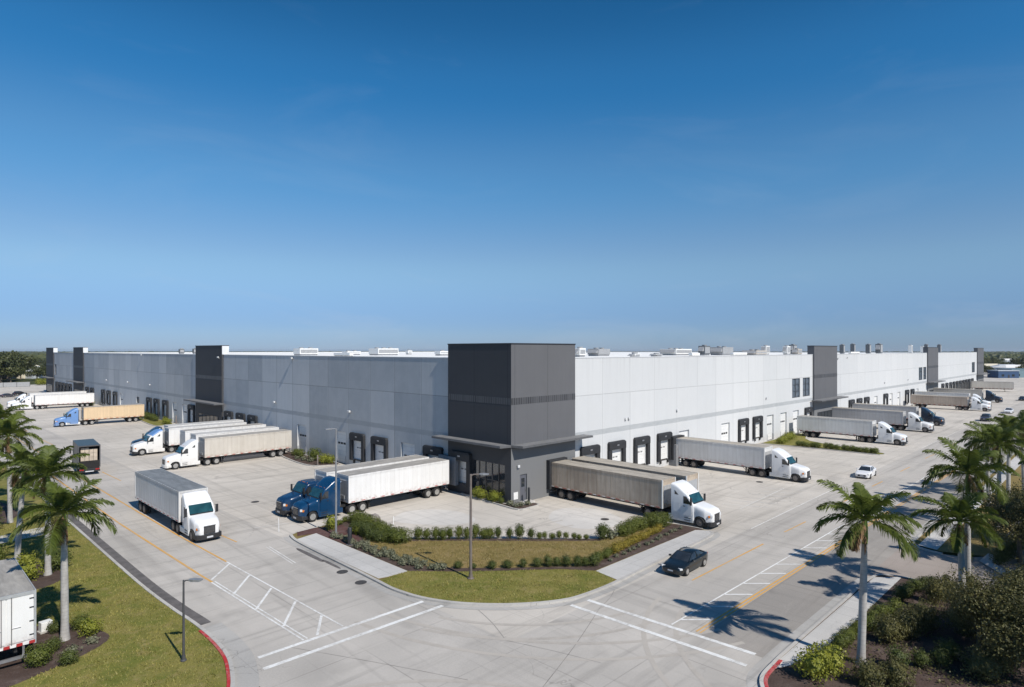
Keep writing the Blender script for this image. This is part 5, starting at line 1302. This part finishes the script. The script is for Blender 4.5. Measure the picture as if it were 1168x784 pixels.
# palms
def palm_proto(seed, ht, nf, fl):
    rng = random.Random(seed)
    tr = MB(); n = 14; lean = (rng.uniform(-.3,.3), rng.uniform(-.3,.3)); pts = []; rad = []
    for i in range(n+1):
        t = i/n; pts.append((lean[0]*t*t, lean[1]*t*t, ht*t-.05)); rad.append(.19 + .10*math.exp(-t*14) + .035*math.sin(t*PI) - .05*t)
    tr.tube(pts, rad, 14)
    top = Vector(pts[-1])
    sh = MB(); sl = 1.35
    sh.tube([top+Vector((0,0,-.05)), top+Vector((0,0,.25)), top+Vector((0,0,.8)), top+Vector((0,0,sl))], [.15,.17,.14,.07], 12)
    cr = MB(); b0 = top+Vector((0,0,sl-.25))
    def frond(az, el, L, droop, twist=0.0, dead=False):
        d = Vector((math.cos(az)*math.cos(el), math.sin(az)*math.cos(el), math.sin(el))); p = b0.copy(); N = 22; path = [p.copy()]
        e = el
        for i in range(N):
            t = i/N; e -= droop*(.5+1.6*t)/N
            dd = Vector((math.cos(az)*math.cos(e), math.sin(az)*math.cos(e), math.sin(e)))
            az += twist/N; p = p + dd*L/N; path.append(p.copy())
        cr.tube(path[::3]+[path[-1]], [.035*(1-k/(len(path[::3])+1))+.006 for k in range(len(path[::3])+1)], 5)
        per = 4
        for i in range(3, N):
            for q in range(per):
                t = (i+q/per)/N; a = path[i].lerp(path[min(i+1,N)], q/per)
                tan = (path[min(i+1,N)]-path[i-1]).normalized()
                sd = tan.cross(Vector((0,0,1))).normalized(); up = sd.cross(tan)
                ll = .92*(math.sin(PI*min(1,.12+t*.88))**.6)*L/3.2*rng.uniform(.8,1.1)
                for sg in (-1,1):
                    lift = rng.uniform(-.25,.55)
                    dr = (sd*sg + tan*(.55+.5*t) + up*lift).normalized()
                    p1 = a + dr*ll*.55; p2 = a + dr*ll - Vector((0,0,ll*rng.uniform(.2,.45)))
                    w = tan.lerp(up, .35).normalized()*.036
                    i0 = len(cr.v)
                    cr.v.extend([tuple(a-w*.6), tuple(a+w*.6), tuple(p1+w), tuple(p1-w), tuple(p2)])
                    cr.f.append([i0,i0+1,i0+2,i0+3]); cr.f.append([i0+3,i0+2,i0+4]); cr.m.extend([0,0])
    for k in range(nf):
        az = 2*PI*k*.382 + rng.uniform(-.2,.2); t = k/(nf-1)
        el = R(80) - R(92)*t**.9 + rng.uniform(-.08,.08)
        frond(az, el, fl*rng.uniform(.88,1.08)*(1 if k > 1 else .75), R(44)+R(26)*t*rng.uniform(.7,1.1), rng.uniform(-.25,.25))
    live = cr; dd = MB(); cr = dd
    for k in range(2): frond(rng.uniform(0,2*PI), R(-38), fl*.62, R(48), .2)
    cr = live
    for k in range(3):
        az = rng.uniform(0,2*PI); q = top+Vector((0,0,.25))
        dd.tube([q, q+Vector((math.cos(az)*.3,math.sin(az)*.3,-.1)), q+Vector((math.cos(az)*.42,math.sin(az)*.42,-.7)), q+Vector((math.cos(az)*.3,math.sin(az)*.3,-1.2*rng.uniform(.6,1)))], [.03,.06,.05,.01], 6)
    out = []
    for nm, m_, mt in (('trunk',tr,M['trunk']),('crownshaft',sh,M['shaft']),('crown',cr,M['palm_leaf']),('dead_frond',dd,M['dead_frond'])):
        o = m_.build(nm, mt, None, smooth=(50 if nm in ('trunk','crownshaft') else None), fix=(nm in ('trunk','crownshaft'))); out.append((nm, o.data)); bpy.data.objects.remove(o)
    return out
PP = [palm_proto(11, 6.0, 16, 3.1), palm_proto(12, 6.0, 18, 3.2), palm_proto(13, 6.0, 16, 2.95)]
def palm(x, y, h, label, var=0, rz=0.0, z=.1, s=1.0):
    """h: height of the crown's heart"""
    r = empty('palm_tree', (x,y,z), rz); q = random.Random(int(x*31+y*17)); r.rotation_euler = (q.uniform(-.035,.035), q.uniform(-.035,.035), rz); tag(r, label, 'palm tree', 'royal palms along the roads')
    k = h/7.2; r.scale = (s, s, k)
    for nm, d in PP[var]:
        o = bpy.data.objects.new(nm, d); COL.objects.link(o); o.parent = r
        if nm in ('crown', 'dead_frond'):       # keep the crown round whatever the trunk's height
            o.scale = (1,1,1/k); o.location.z = 7.2*(1-1/k)
    return r
palm(-12.3,-39.3,8.1,'tall single palm nearest the crossing at the right, fully in view',0,.6,s=1.0)
palm(-1.0,-42.2,6.4,'shorter palm with light green crown just behind the first on the right',2,1.0)
palm(4.2,-41.6,8.7,'taller dark palm rising behind the shorter light green one',1,2.3)
palm(26.8,-40.6,8.2,'palm before the car park, first of the farther right group',1,.2)
palm(34.2,-38.9,7.7,'palm with drooping open crown second in the farther right group',0,3.0)
palm(40.8,-39.8,8.2,'palm third in the farther right group by the road kerb',2,4.2)
palm(45.5,-40.8,7.9,'palm at the right edge of the photo near the car park',1,1.2)
palm(60,-41.4,7.0,'palm farther back at the right edge',0,.8)
palm(12.6,-46.5,8.4,'palm over the dark trees right of the driveway',1,5.0)
palm(-42.5,-4.5,7.7,'palm in front of all on the left verge beside the white box truck',0,2.0)
palm(-41.1,9.6,7.8,'second palm on the left verge, right behind the front one',1,.3)
palm(-42.4,14.2,8.0,'third palm on the left verge',2,3.4)
palm(-40.9,30.3,8.9,'fourth palm on the left verge at the photo edge',1,2.2)
palm(-41.2,38.7,9.8,'fifth palm on the left verge, farthest back',0,3.3)
palm(-44.0,23.4,8.0,'palm beside the footpath on the left verge',2,.9)
# planting under the left palms
for k, x, y, s, l in [('mid',-41.5,-3.4,.9,'green bush right behind the front left palm'),('lime',-41.3,-4.9,.95,'yellow-green bush right of the front left palm'),('dark',-42.7,-2.9,.75,'dark bush beside the white utility box'),('lime',-41.9,13.0,1.25,'upper yellow-green bush by the left palms'),('lime',-42.4,9.2,1.3,'lower yellow-green bush by the left palms'),('dark',-40.4,10.6,1.7,'dark bush between the left palm trunks'),('mid',-44.2,-7.2,1.05,'pale green bush at the lower left corner'),('dark',-43.3,-5.9,.75,'dark bush behind the box truck bumper'),('grey',-42.6,-6.9,.8,'low dark plant in the front left bed'),('grey',-41.5,-6.2,.7,'lowest plant in the front left bed'),('mid',-43.6,16,1.4,'green bush by the left footpath'),('dark',-42.8,28,1.5,'dark bush beyond the left footpath'),('mid',-42.0,34,1.4,'green bush below the far left palms'),('dark',-43.0,-8.2,.9,'dark tuft at the lower left edge')]:
    shrub(k, x, y, s, l, None, .1)
ub = empty('utility_box', (-43.1,-2.3,.1), .2); ub.scale = (.75,.75,.8); tag(ub, 'white utility box behind the front left palm', 'utility box')
mb = MB(); mb.box(-.4,.4,-.3,.3,.1,.8); bo = mb.build('cabinet', M['white_metal'], ub, bevel=.03)
mb = MB(); mb.box(-.48,.48,-.38,.38,0,.1); mb.build('plinth', M['kerb'], ub)
mb = MB(); mb.box(-.34,.34,-.315,-.3,.16,.74); mb.build('door', M['white_metal'], ub)

# broadleaf trees
def tree_proto(seed, mat, h, rad, n, size, nl=9, thick=.14):
    rng = random.Random(seed); tk = MB(); cr = MB()
    tk.tube([(0,0,-.1),(.05,.03,h*.25),(.1,-.04,h*.5)], [thick*1.3,thick,thick*.7], 8)
    for k in range(nl):
        a = 2*PI*k/nl+rng.uniform(-.3,.3); q = rng.uniform(.35,.8)
        c = Vector((math.cos(a)*rad*q, math.sin(a)*rad*q, h*rng.uniform(.5,.86)))
        tk.tube([(.06,0,h*.32),(c.x*.5,c.y*.5,h*.5),tuple(c)], [thick*.55,thick*.35,.02], 6)
        rr = rad*rng.uniform(.40,.62)
        clump(cr, c, (rr,rr,rr*.75), n//(nl+1), size, rng, .3, .6)
    clump(cr, (0,0,h*.82), (rad*.6,rad*.6,rad*.42), n//(nl+1), size, rng, .3, .6)
    a = tk.build('trunk', M['bark'], None, smooth=50); b = cr.build('crown', mat, None, fix=False); r = (a.data, b.data)
    bpy.data.objects.remove(a); bpy.data.objects.remove(b); return r
NT_ = [tree_proto(21+k, M['leaf_olive'], 4.6, 2.5, 15000, .125) for k in range(3)]
def tree(x, y, s, label, protos, rng, group=None, z=0.0, name='broadleaf_tree', cat='tree', sz=None):
    r = empty(name, (x,y,z), rng.uniform(0,6.28)); r.scale = (s*rng.uniform(.9,1.1), s*rng.uniform(.9,1.1), (sz or s)*rng.uniform(.92,1.08)); tag(r, label, cat, group)
    t, c = rng.choice(protos)
    for nm, d in (('trunk', t), ('crown', c)):
        o = bpy.data.objects.new(nm, d); COL.objects.link(o); o.parent = r
    return r
rt = random.Random(9)
for i, (x, y, s, l) in enumerate([(-5.6,-43.6,.7,'olive tree in the lower right planting nearest the palm trunk'),(-2.2,-46.6,1.0,'olive tree behind the shorter palm trunk'),(-6.6,-45.4,1.0,'olive tree in the bottom right corner, nearest of all'),(-4.0,-47.5,1.2,'olive tree at the right edge of the bottom planting'),(2.2,-48.0,1.1,'olive tree at the right edge, half way up the planting'),(-8.6,-46.8,1.0,'olive tree cut by the bottom edge of the photo'),
    (11.6,-47.5,1.35,'dark tree across the driveway at the right edge'),(16.8,-47.0,1.4,'dark tree behind the first one across the driveway'),(15.5,-43.4,1.15,'dark tree at the corner of the car park'),(22,-44.2,1.25,'dark tree in the car park edge before the palms'),(20.5,-50,1.5,'tallest dark tree across the driveway')]):
    tree(x, y, s, l, NT_, rt, None, .05)
# hedges and bushes of the right bed
row('lime', [(-15.8,-38.0),(-14.9,-38.3)], .9, 1.45, 'large lime green bush at the red kerb corner', 'large lime bushes at the red kerb corner', z=.1, sz=1.35)
row('mid', [(-12.6,-37.9),(-10.6,-37.9),(-8.6,-38.0)], .95, .75, 'clipped green shrub along the right sidewalk behind the tall palm', 'clipped shrubs along the right sidewalk', z=.1)
row('mid', [(-7.4,-38.3),(-4.6,-38.6),(-2.2,-38.9)], 1.15, .85, 'green bush farther along the right sidewalk', 'bushes farther along the right sidewalk', z=.1)
row('olive', [(-8.4,-39.8),(-5.6,-40.4),(-3.0,-40.8)], 1.5, .85, 'dull olive bush behind the clipped sidewalk shrubs', 'olive bushes in the right bed', z=.1)
row('dark', [(-.6,-38.6),(1.8,-38.6),(4.2,-39.8),(5.4,-42.2)], 1.0, .85, 'dark shrub edging the driveway bend', 'dark shrubs along the driveway bend', z=.1)
row('olive', [(.6,-40.4),(2.6,-41.0),(3.8,-42.6)], 1.5, .85, 'olive bush inside the driveway bend', 'olive bushes inside the driveway bend', z=.1)
row('olive', [(-3.6,-42.8),(-1.4,-43.8),(.8,-44.4),(2.8,-44.8)], 1.7, 1.15, 'large olive bush in the thicket below the second palm', 'olive thicket below the second palm', z=.1)
row('olive', [(-9.2,-44.4),(-6.6,-45.2)], 1.9, 1.0, 'large olive bush at the bottom of the photo right of the tall palm', 'olive bushes at the bottom right', z=.1)
row('dark', [(-11.5,-41.0),(-9.5,-42.6),(-7.4,-42.4)], 1.3, .95, 'dark low bush in the shade right of the tall palm', 'dark bushes right of the tall palm', z=.1)
row('olive', [(-14.5,-40.2),(-13,-41.6)], 1.6, .75, 'dull bush left of the tall palm foot', 'dull bushes by the palm foot', z=.1)
row('dark', [(13.8,-42.4),(18,-42.6),(25,-42.6)], 1.4, 1.1, 'dark hedge shrub along the car park edge', 'hedge along the car park edge', z=0)
row('lime', [(12.9,-40.4),(13.3,-41.4)], 1.2, .7, 'small lime bush at the driveway corner', 'lime bushes at the driveway corner', z=.05)

# grass blades, uncountable
def blades(name, poly, dens, mat, z, hgt, seed, holes=()):
    rng = random.Random(seed); xs = [p[0] for p in poly]; ys = [p[1] for p in poly]
    area = (max(xs)-min(xs))*(max(ys)-min(ys)); mb = MB(); V = mb.v; F = mb.f
    for _ in range(int(area*dens)):
        x = rng.uniform(min(xs), max(xs)); y = rng.uniform(min(ys), max(ys))
        if not inside((x,y), poly) or any(inside((x,y), h) for h in holes): continue
        pn = noise.noise(Vector((x*.9, y*.9, 3)))
        if rng.random() < .25-pn*.5: continue
        h = hgt*rng.uniform(.5,1.4)*(1+pn*.5); a = rng.uniform(0,6.28); w = .022*rng.uniform(.7,1.5); dx, dy = math.cos(a)*w, math.sin(a)*w
        lx, ly = rng.gauss(0,h*.5), rng.gauss(0,h*.5); i = len(V)
        V.extend([(x-dx,y-dy,z),(x+dx,y+dy,z),(x+lx,y+ly,z+h)]); F.append([i,i+1,i+2]); mb.m.append(0)
    return tag(mb.build(name, mat, None, fix=False), kind='stuff')
blades('grass', FRONT, 130, M['grass_blade'], .13, .085, 1)
blades('grass', MID, 110, M['grass_dry'], .125, .09, 2)
VG = [(-47,-14),(-38.0,-16.5),(-36.5,-13),(-36.4,-8),(-36.9,15),(-37,30),(-44,30),(-44,-2),(-47,-3)]
bed1 = catmull([(-40.5,-5.9),(-41.6,-7.2),(-44.3,-8.4),(-47.5,-9.0),(-49,-6.0),(-46.5,-2.4),(-43.4,-1.0),(-41.8,-2.0),(-40.9,-4.0)], 2, True)
bed2 = catmull([(-40.2,8.6),(-41.4,6.8),(-43.9,6.6),(-43.9,12.6),(-41.6,14.6),(-40.6,11.5)], 2, True)
blades('grass', VG, 110, M['grass_blade'], .10, .085, 3, [bed1, bed2])
# low groundcover in the beds on the right
mbg = MB(); rr_ = random.Random(31); RB = [(-17.5,-37.8),(-12,-37.7),(4.3,-38.2),(5.2,-42),(0,-50),(-14,-46),(-18,-41)]
for _ in range(9000):
    x = rr_.uniform(-18,5.5); y = rr_.uniform(-50,-37.5)
    if not inside((x,y), RB) or noise.noise(Vector((x*.6,y*.6,9))) < -.02: continue
    leafquad(mbg, Vector((x,y,.12+rr_.random()*.22)), Vector((rr_.gauss(0,.6),rr_.gauss(0,.6),1)), .15, rr_)
tag(mbg.build('ground_cover', M['leaf_olive'], None, fix=False), kind='stuff')
# ------------------------------------------------------------------ street lamps, bollards, far surroundings
def street_lamp(x, y, h, arm, ang, mat, label, z, r=.09, head=True):
    o = empty('street_lamp', (x,y,z), ang); tag(o, label, 'street lamp')
    mb = MB(); mb.tube([(0,0,0),(0,0,h*.5),(0,0,h)], [r,r*.85,r*.65], 10); mb.build('pole', M[mat], o, smooth=50)
    mb = MB(); mb.lathe([(0,0),(r*2.2,0),(r*2.2,.06),(r*1.4,.1),(r*1.3,.3),(0,.3)], (0,0,0), 'z', 12); mb.build('base', M[mat], o, smooth=40)
    mb = MB(); mb.tube([(0,0,h-.12),(arm*.3,0,h-.02),(arm,0,h)], r*.45, 8); mb.build('arm', M[mat], o, smooth=50)
    mb = MB(); mb.loft([[(arm-.1,-.08,h-.04),(arm-.1,.08,h-.04),(arm-.1,.08,h+.06),(arm-.1,-.08,h+.06)],[(arm+.2,-.17,h-.05),(arm+.2,.17,h-.05),(arm+.2,.17,h+.07),(arm+.2,-.17,h+.07)],[(arm+.62,-.12,h-.03),(arm+.62,.12,h-.03),(arm+.62,.12,h+.04),(arm+.62,-.12,h+.04)]]); hd = mb.build('lamp_head', M['pole_grey'], o)
    mb = MB(); mb.box(arm+.02,arm+.5,-.1,.1,h-.075,h-.045); mb.build('lens', M['lamp_glass'], hd)
    return o
street_lamp(-18.8,-14.3,7.9,.75,R(-45),'pole_brown','weathered brown street lamp standing on the front lawn of the island',.13,.12)
street_lamp(-20.3,2.85,10.0,.5,R(180),'pole_grey','tall pale grey street lamp in the red bark bed near the blue tractors',.13,.10)
street_lamp(-38.4,-12.3,4.5,.4,R(-45),'pole_dark','short dark street lamp on the left verge near the red kerb',.1,.075)
def post(name, x, y, h, r, mat, label, cat, z=0.0):
    o = empty(name, (x,y,z)); tag(o, label, cat)
    mb = MB(); mb.lathe([(0,0),(r,0),(r,h-.05),(r*.8,h),(0,h)], (0,0,0), 'z', 12); mb.build('shaft', M[mat], o, smooth=40)
    mb = MB(); mb.lathe([(0,0),(r*1.6,0),(r*1.6,.03),(0,.03)], (0,0,0), 'z', 12); mb.build('foot_plate', M['steel'], o)
    return o
post('bollard',1.5,-1.35,1.75,.14,'black_plastic','black bollard before the grey entry door of the tower','bollard',.13)
post('bollard',-20.8,-.4,1.5,.19,'black_plastic','stout black bollard between hedge and left island sidewalk','bollard',.13)
post('marker_post',-14.3,2.3,.9,.05,'white_metal','thin white marker post standing on the truck pad','marker post',.0)
post('bollard',-3.6,37.4,1.5,.11,'pole_brown','rusty brown pipe bollard at the near end of the left planter','bollard',.12)
post('bollard',-1.6,43.2,1.4,.09,'frame_light','grey pipe bollard in the left planter','bollard',.12)
post('bollard',-2.4,104.4,2.6,.14,'pole_brown','brown post with a pale cap under the second west tower','bollard',.0)
post('bollard',86.6,-1.2,2.2,.12,'frame_light','pale pipe bollard beside the right grass corner','bollard',.1)
rk = MB(); core(rk, (0,0,0), (.75,.6,.75), random.Random(4), 1.0); o = rk.build('boulder', M['rock'], None, smooth=60); o.location = (-15.3,4.1,.30); tag(o, 'grey boulder at the back of the thick island hedge', 'boulder')

# far trees, houses and sheds beyond the site
rb = random.Random(17)
FT = [tree_proto(41+k, M['leaf_far'], 10, 5.6, 1500, .95, 8, .35) for k in range(3)]
def grove(pts, label, group, s=1.0):
    for x, y in pts: tree(x, y, s*rb.uniform(.75,1.25), label, FT, rb, group)
C_ = (-50.5,-50.0)
def polar(px, d):
    u = (px-584)/718.0; a = math.atan(708/718)
    return C_[0]+math.cos(a)*d+math.sin(a)*u*d, C_[1]+math.sin(a)*d-math.cos(a)*u*d
L_ = []
for _ in range(95):
    px = rb.uniform(-60,66); d = 345*(760/345)**rb.random(); L_.append(polar(px, d))
grove([p for p in L_ if p[1] > 330 and not (-14 < p[0] < 20 and p[1] < 352)], 'dark broadleaf tree in the wood beyond the left end of the building', 'wood beyond the left end', .72)
grove([polar(rb.uniform(1106,1260), rb.uniform(480,760)) for _ in range(60)], 'dark broadleaf tree among the far houses on the right', 'trees among the far right houses', .85)
grove([p for p in (polar(rb.uniform(-45,28), rb.uniform(322,410)) for _ in range(34)) if p[1] > 329], 'olive dark tree at the near edge of the wood behind the far left car park', 'near edge of the far left wood', 1.3)
grove([(x, 332+rb.uniform(-3,5)) for x in range(-75,-24,6)], 'dark tree in the line behind the far left car park', 'tree line behind the far left car park', .7)
grove([polar(px, d) for px, d in ((1117,402),(1127,408),(1131,412),(1166,440),(1172,445))], 'dark tree beside the far right sheds', 'dark trees beside the far right sheds', .62)
row('lime', [(7.0,336),(12,337)], 2.2, 3.0, 'yellow-green bush beside the far beige shed', 'bushes by the far beige shed', z=0)
# woods out to the horizon as one mass
wm = MB(); rw = random.Random(3)
for _ in range(5200):
    d = 800*(4200/800)**rw.random(); px = rw.uniform(-120,1290); x, y = polar(px, d)
    s = rw.uniform(5,11)*(1+d/5000); h = rw.uniform(6,11)
    n0 = 6; a0 = rw.random()
    r0 = [(x+s*.75*math.cos(2*PI*k/n0+a0), y+s*.75*math.sin(2*PI*k/n0+a0), -1) for k in range(n0)]
    r1 = [(x+s*rw.uniform(.8,1.1)*math.cos(2*PI*k/n0+a0), y+s*rw.uniform(.8,1.1)*math.sin(2*PI*k/n0+a0), h*rw.uniform(.45,.65)) for k in range(n0)]
    r2 = [(x+s*rw.uniform(.3,.6)*math.cos(2*PI*k/n0+a0), y+s*rw.uniform(.3,.6)*math.sin(2*PI*k/n0+a0), h*rw.uniform(.85,1.05)) for k in range(n0)]
    wm.loft([r0,r1,r2])
tag(wm.build('woods', M['leaf_far'], None, fix=False), kind='stuff')
def house(px, d, w, dep, h, wallc, roofc, label, rz=0.0, hip=True, rh=2.0, name='house', cat='house'):
    x, y = polar(px, d); o = empty(name, (x,y,-.06), rz); tag(o, label, cat)
    mb = MB(); mb.box(-w/2,w/2,-dep/2,dep/2,0,h); mb.build('wall', wallc, o)
    mb = MB(); e = .5
    if hip: mb._add([(-w/2-e,-dep/2-e,h),(w/2+e,-dep/2-e,h),(w/2+e,dep/2+e,h),(-w/2-e,dep/2+e,h),(-w/2+dep*.35,0,h+rh),(w/2-dep*.35,0,h+rh)], [(0,1,5,4),(1,2,5),(2,3,4,5),(3,0,4),(3,2,1,0)])
    else: mb.box(-w/2-.2,w/2+.2,-dep/2-.2,dep/2+.2,h,h+.5)
    mb.build('roof', roofc, o)
    for sx in range(2):
        q = -w*.28+sx*w*.5
        mb = MB(); mb.box(q-.8,q+.8,-dep/2-.06,-dep/2+.05,1.0,2.4); mb.build('window', M['glass'], o)
    mb = MB(); mb.box(-.5,.5,-dep/2-.05,-dep/2+.05,0,2.1); mb.build('door', M['frame_dark'], o)
Wm = M['white_metal']; fa = -.78
rfw = mk('far_white_roof', (.74,.73,.70), .7); rfc = mk('far_cream_roof', (.66,.60,.46), .7); rfb = mk('far_blue_wall', (.03,.07,.15), .6); rft = mk('far_teal_roof', (.16,.24,.27), .6); rfo = mk('far_tan_wall', (.42,.27,.14), .8); rfg = mk('far_grey_roof', (.42,.45,.48), .7)
for a in [(15,690,14,10,6.0,Wm,rfw,'white roofed house among the trees at the far left',.6),(1.5,660,10,8,6.0,Wm,rfw,'white roofed house at the very left edge of the photo',.6),(36,430,16,9,4.5,rfg,rfg,'grey roofed house low in the left wood',.5),(47,395,18,8,4,rfg,rfg,'wide grey roofed house beside the left end tower',.5),(30,470,12,9,5.5,rfo,rfc,'small tan house in the left wood',.5),
          (1126,640,18,14,6,Wm,rfw,'white roofed house right behind the last right tower',fa),(1130,505,24,14,4.6,rfc,rfc,'large cream roofed house behind the right end of the building',fa),(1147,610,46,16,5,Wm,rfg,'long pale grey roofed house on the far right',fa),(1153,700,34,14,6,Wm,rfw,'white roofed long house farthest back on the right',fa),(1148,480,20,12,4.6,rfo,rfg,'tan house with grey roof on the far right',fa),(1158,450,24,14,5,rfg,rfw,'pale house near the right edge of the photo',fa)]:
    house(*a)
house(1144,396,13,9,4.4,rfb,rfg,'blue walled shed beyond the right end of the building',fa,False,name='shed',cat='shed')
house(1163,404,20,12,5.0,rft,rft,'teal grey shed at the right edge of the photo',fa,False,name='shed',cat='shed')
house(30.5,392,14,8,4.4,rfc,rfw,'low beige shed beyond the far left car park',.62,False,name='shed',cat='shed')
fe = empty('fence', (-48,326,0)); tag(fe, 'long grey fence behind the far left car park', 'fence')
mb = MB(); mb.box(0,50,-.06,.06,.1,2.2); mb.build('panel', M['unit_grey'], fe)
for k in range(0,51,5):
    mb = MB(); mb.box(k-.1,k+.1,-.1,.1,0,2.35); mb.build('fence_post', M['pole_dark'], fe)

# ------------------------------------------------------------------ air
hz = bpy.data.materials.new('thin_haze'); hz.use_nodes = True; hn = hz.node_tree; hn.nodes.clear()
ho = hn.nodes.new('ShaderNodeOutputMaterial'); hv = hn.nodes.new('ShaderNodeVolumePrincipled'); hn.links.new(hv.outputs[0], ho.inputs['Volume'])
hv.inputs['Color'].default_value = (.80,.88,1,1); hv.inputs['Density'].default_value = .00006; hv.inputs['Anisotropy'].default_value = 0.2
mb = MB(); mb.box(-9200,9200,-9200,9200,-1.1,23.5); tag(mb.build('haze', hz), kind='stuff')

# ------------------------------------------------------------------ camera, sun, sky
cam = bpy.data.cameras.new('camera'); co = bpy.data.objects.new('camera', cam); COL.objects.link(co)
cam.sensor_width = 36; cam.lens = 36*718/1168; cam.shift_y = 7.5/1168; cam.clip_start = .5; cam.clip_end = 30000
ha = math.atan(708/718)                                # heading: the south wall's vanishing point lies to the right
co.location = (-38.87*1.3, -38.44*1.3, 13.4*1.3)
co.rotation_euler = (PI/2, 0, ha-PI/2)
scene.camera = co
EL, AZ = R(45), R(185)
sun = bpy.data.lights.new('sun', 'SUN'); sun.energy = 5.0; sun.angle = R(.53); sun.color = (1,.945,.865)
so = bpy.data.objects.new('sun', sun); COL.objects.link(so)
sd = Vector((math.sin(AZ)*math.cos(EL), math.cos(AZ)*math.cos(EL), math.sin(EL)))   # towards the sun
so.rotation_euler = sd.to_track_quat('Z', 'Y').to_euler(); so.location = sd*200
w = bpy.data.worlds.new('World'); scene.world = w; w.use_nodes = True
nt = w.node_tree; nt.nodes.clear()
sky = nt.nodes.new('ShaderNodeTexSky'); sky.sky_type = 'NISHITA'; sky.sun_disc = False; sky.sun_elevation = EL; sky.sun_rotation = AZ
sky.altitude = 0; sky.air_density = 1.0; sky.dust_density = 0.0; sky.ozone_density = 4.0
bg = nt.nodes.new('ShaderNodeBackground'); bg.inputs[1].default_value = 0.1
wo = nt.nodes.new('ShaderNodeOutputWorld'); 
# a clear subtropical sky: the far side from the sun is a deep saturated blue, pale blue (not yellow) at the horizon
tc = nt.nodes.new('ShaderNodeTexCoord'); sx = nt.nodes.new('ShaderNodeSeparateXYZ'); nt.links.new(tc.outputs['Generated'], sx.inputs[0])
cr = nt.nodes.new('ShaderNodeValToRGB'); nt.links.new(sx.outputs[2], cr.inputs[0]); cr.color_ramp.interpolation = 'EASE'
stops = [(0,(.33,.48,.88)),(.03,(.38,.53,.89)),(.137,(.72,.84,.94)),(.267,(.52,.92,1.08)),(.385,(.24,.83,1.1)),(.49,(.16,.67,.92)),(.9,(.155,.62,.88))]
el = cr.color_ramp.elements
while len(el) < len(stops): el.new(.5)
for e, (p_, c_) in zip(el, stops): e.position = p_; e.color = (*c_, 1)
mx = nt.nodes.new('ShaderNodeMix'); mx.data_type = 'RGBA'; mx.blend_type = 'MULTIPLY'; mx.inputs[0].default_value = 1
nt.links.new(sky.outputs[0], mx.inputs[6]); nt.links.new(cr.outputs[0], mx.inputs[7]); 
# faint unevenness and a thin wisp or two low down
wm_ = nt.nodes.new('ShaderNodeMapping'); wm_.inputs['Scale'].default_value = (1.2,1.2,5); nt.links.new(tc.outputs['Generated'], wm_.inputs[0])
wn_ = nt.nodes.new('ShaderNodeTexNoise'); wn_.inputs['Scale'].default_value = 2.2; wn_.inputs['Detail'].default_value = 6; wn_.inputs['Roughness'].default_value = .62; wn_.inputs['Distortion'].default_value = .6; nt.links.new(wm_.outputs[0], wn_.inputs['Vector'])
def mrange(src, a, b, lo, hi):
    x = nt.nodes.new('ShaderNodeMapRange'); nt.links.new(src, x.inputs[0])
    for i, v in enumerate((a, b, lo, hi)): x.inputs[i+1].default_value = v
    return x.outputs[0]
lowm = nt.nodes.new('ShaderNodeMath'); lowm.operation = 'MULTIPLY'; nt.links.new(mrange(sx.outputs[2], .02, .16, 1, .25), lowm.inputs[0]); nt.links.new(mrange(wn_.outputs['Fac'], .52, .76, 0, .26), lowm.inputs[1])
wx = nt.nodes.new('ShaderNodeMix'); wx.data_type = 'RGBA'; nt.links.new(lowm.outputs[0], wx.inputs[0]); nt.links.new(mx.outputs[2], wx.inputs[6]); wx.inputs[7].default_value = (5.6,6.2,7.0,1)
nt.links.new(wx.outputs[2], bg.inputs[0])
nt.links.new(bg.outputs[0], wo.inputs[0])
vs = scene.view_settings; vs.view_transform = 'Standard'; vs.look = 'None'; vs.exposure = 0.0; vs.gamma = 1.0; vs.use_curve_mapping = False
scene.render.engine = 'CYCLES'
scene.cycles.max_bounces = 6; scene.cycles.diffuse_bounces = 3; scene.cycles.transparent_max_bounces = 4
scene.cycles.use_denoising = True
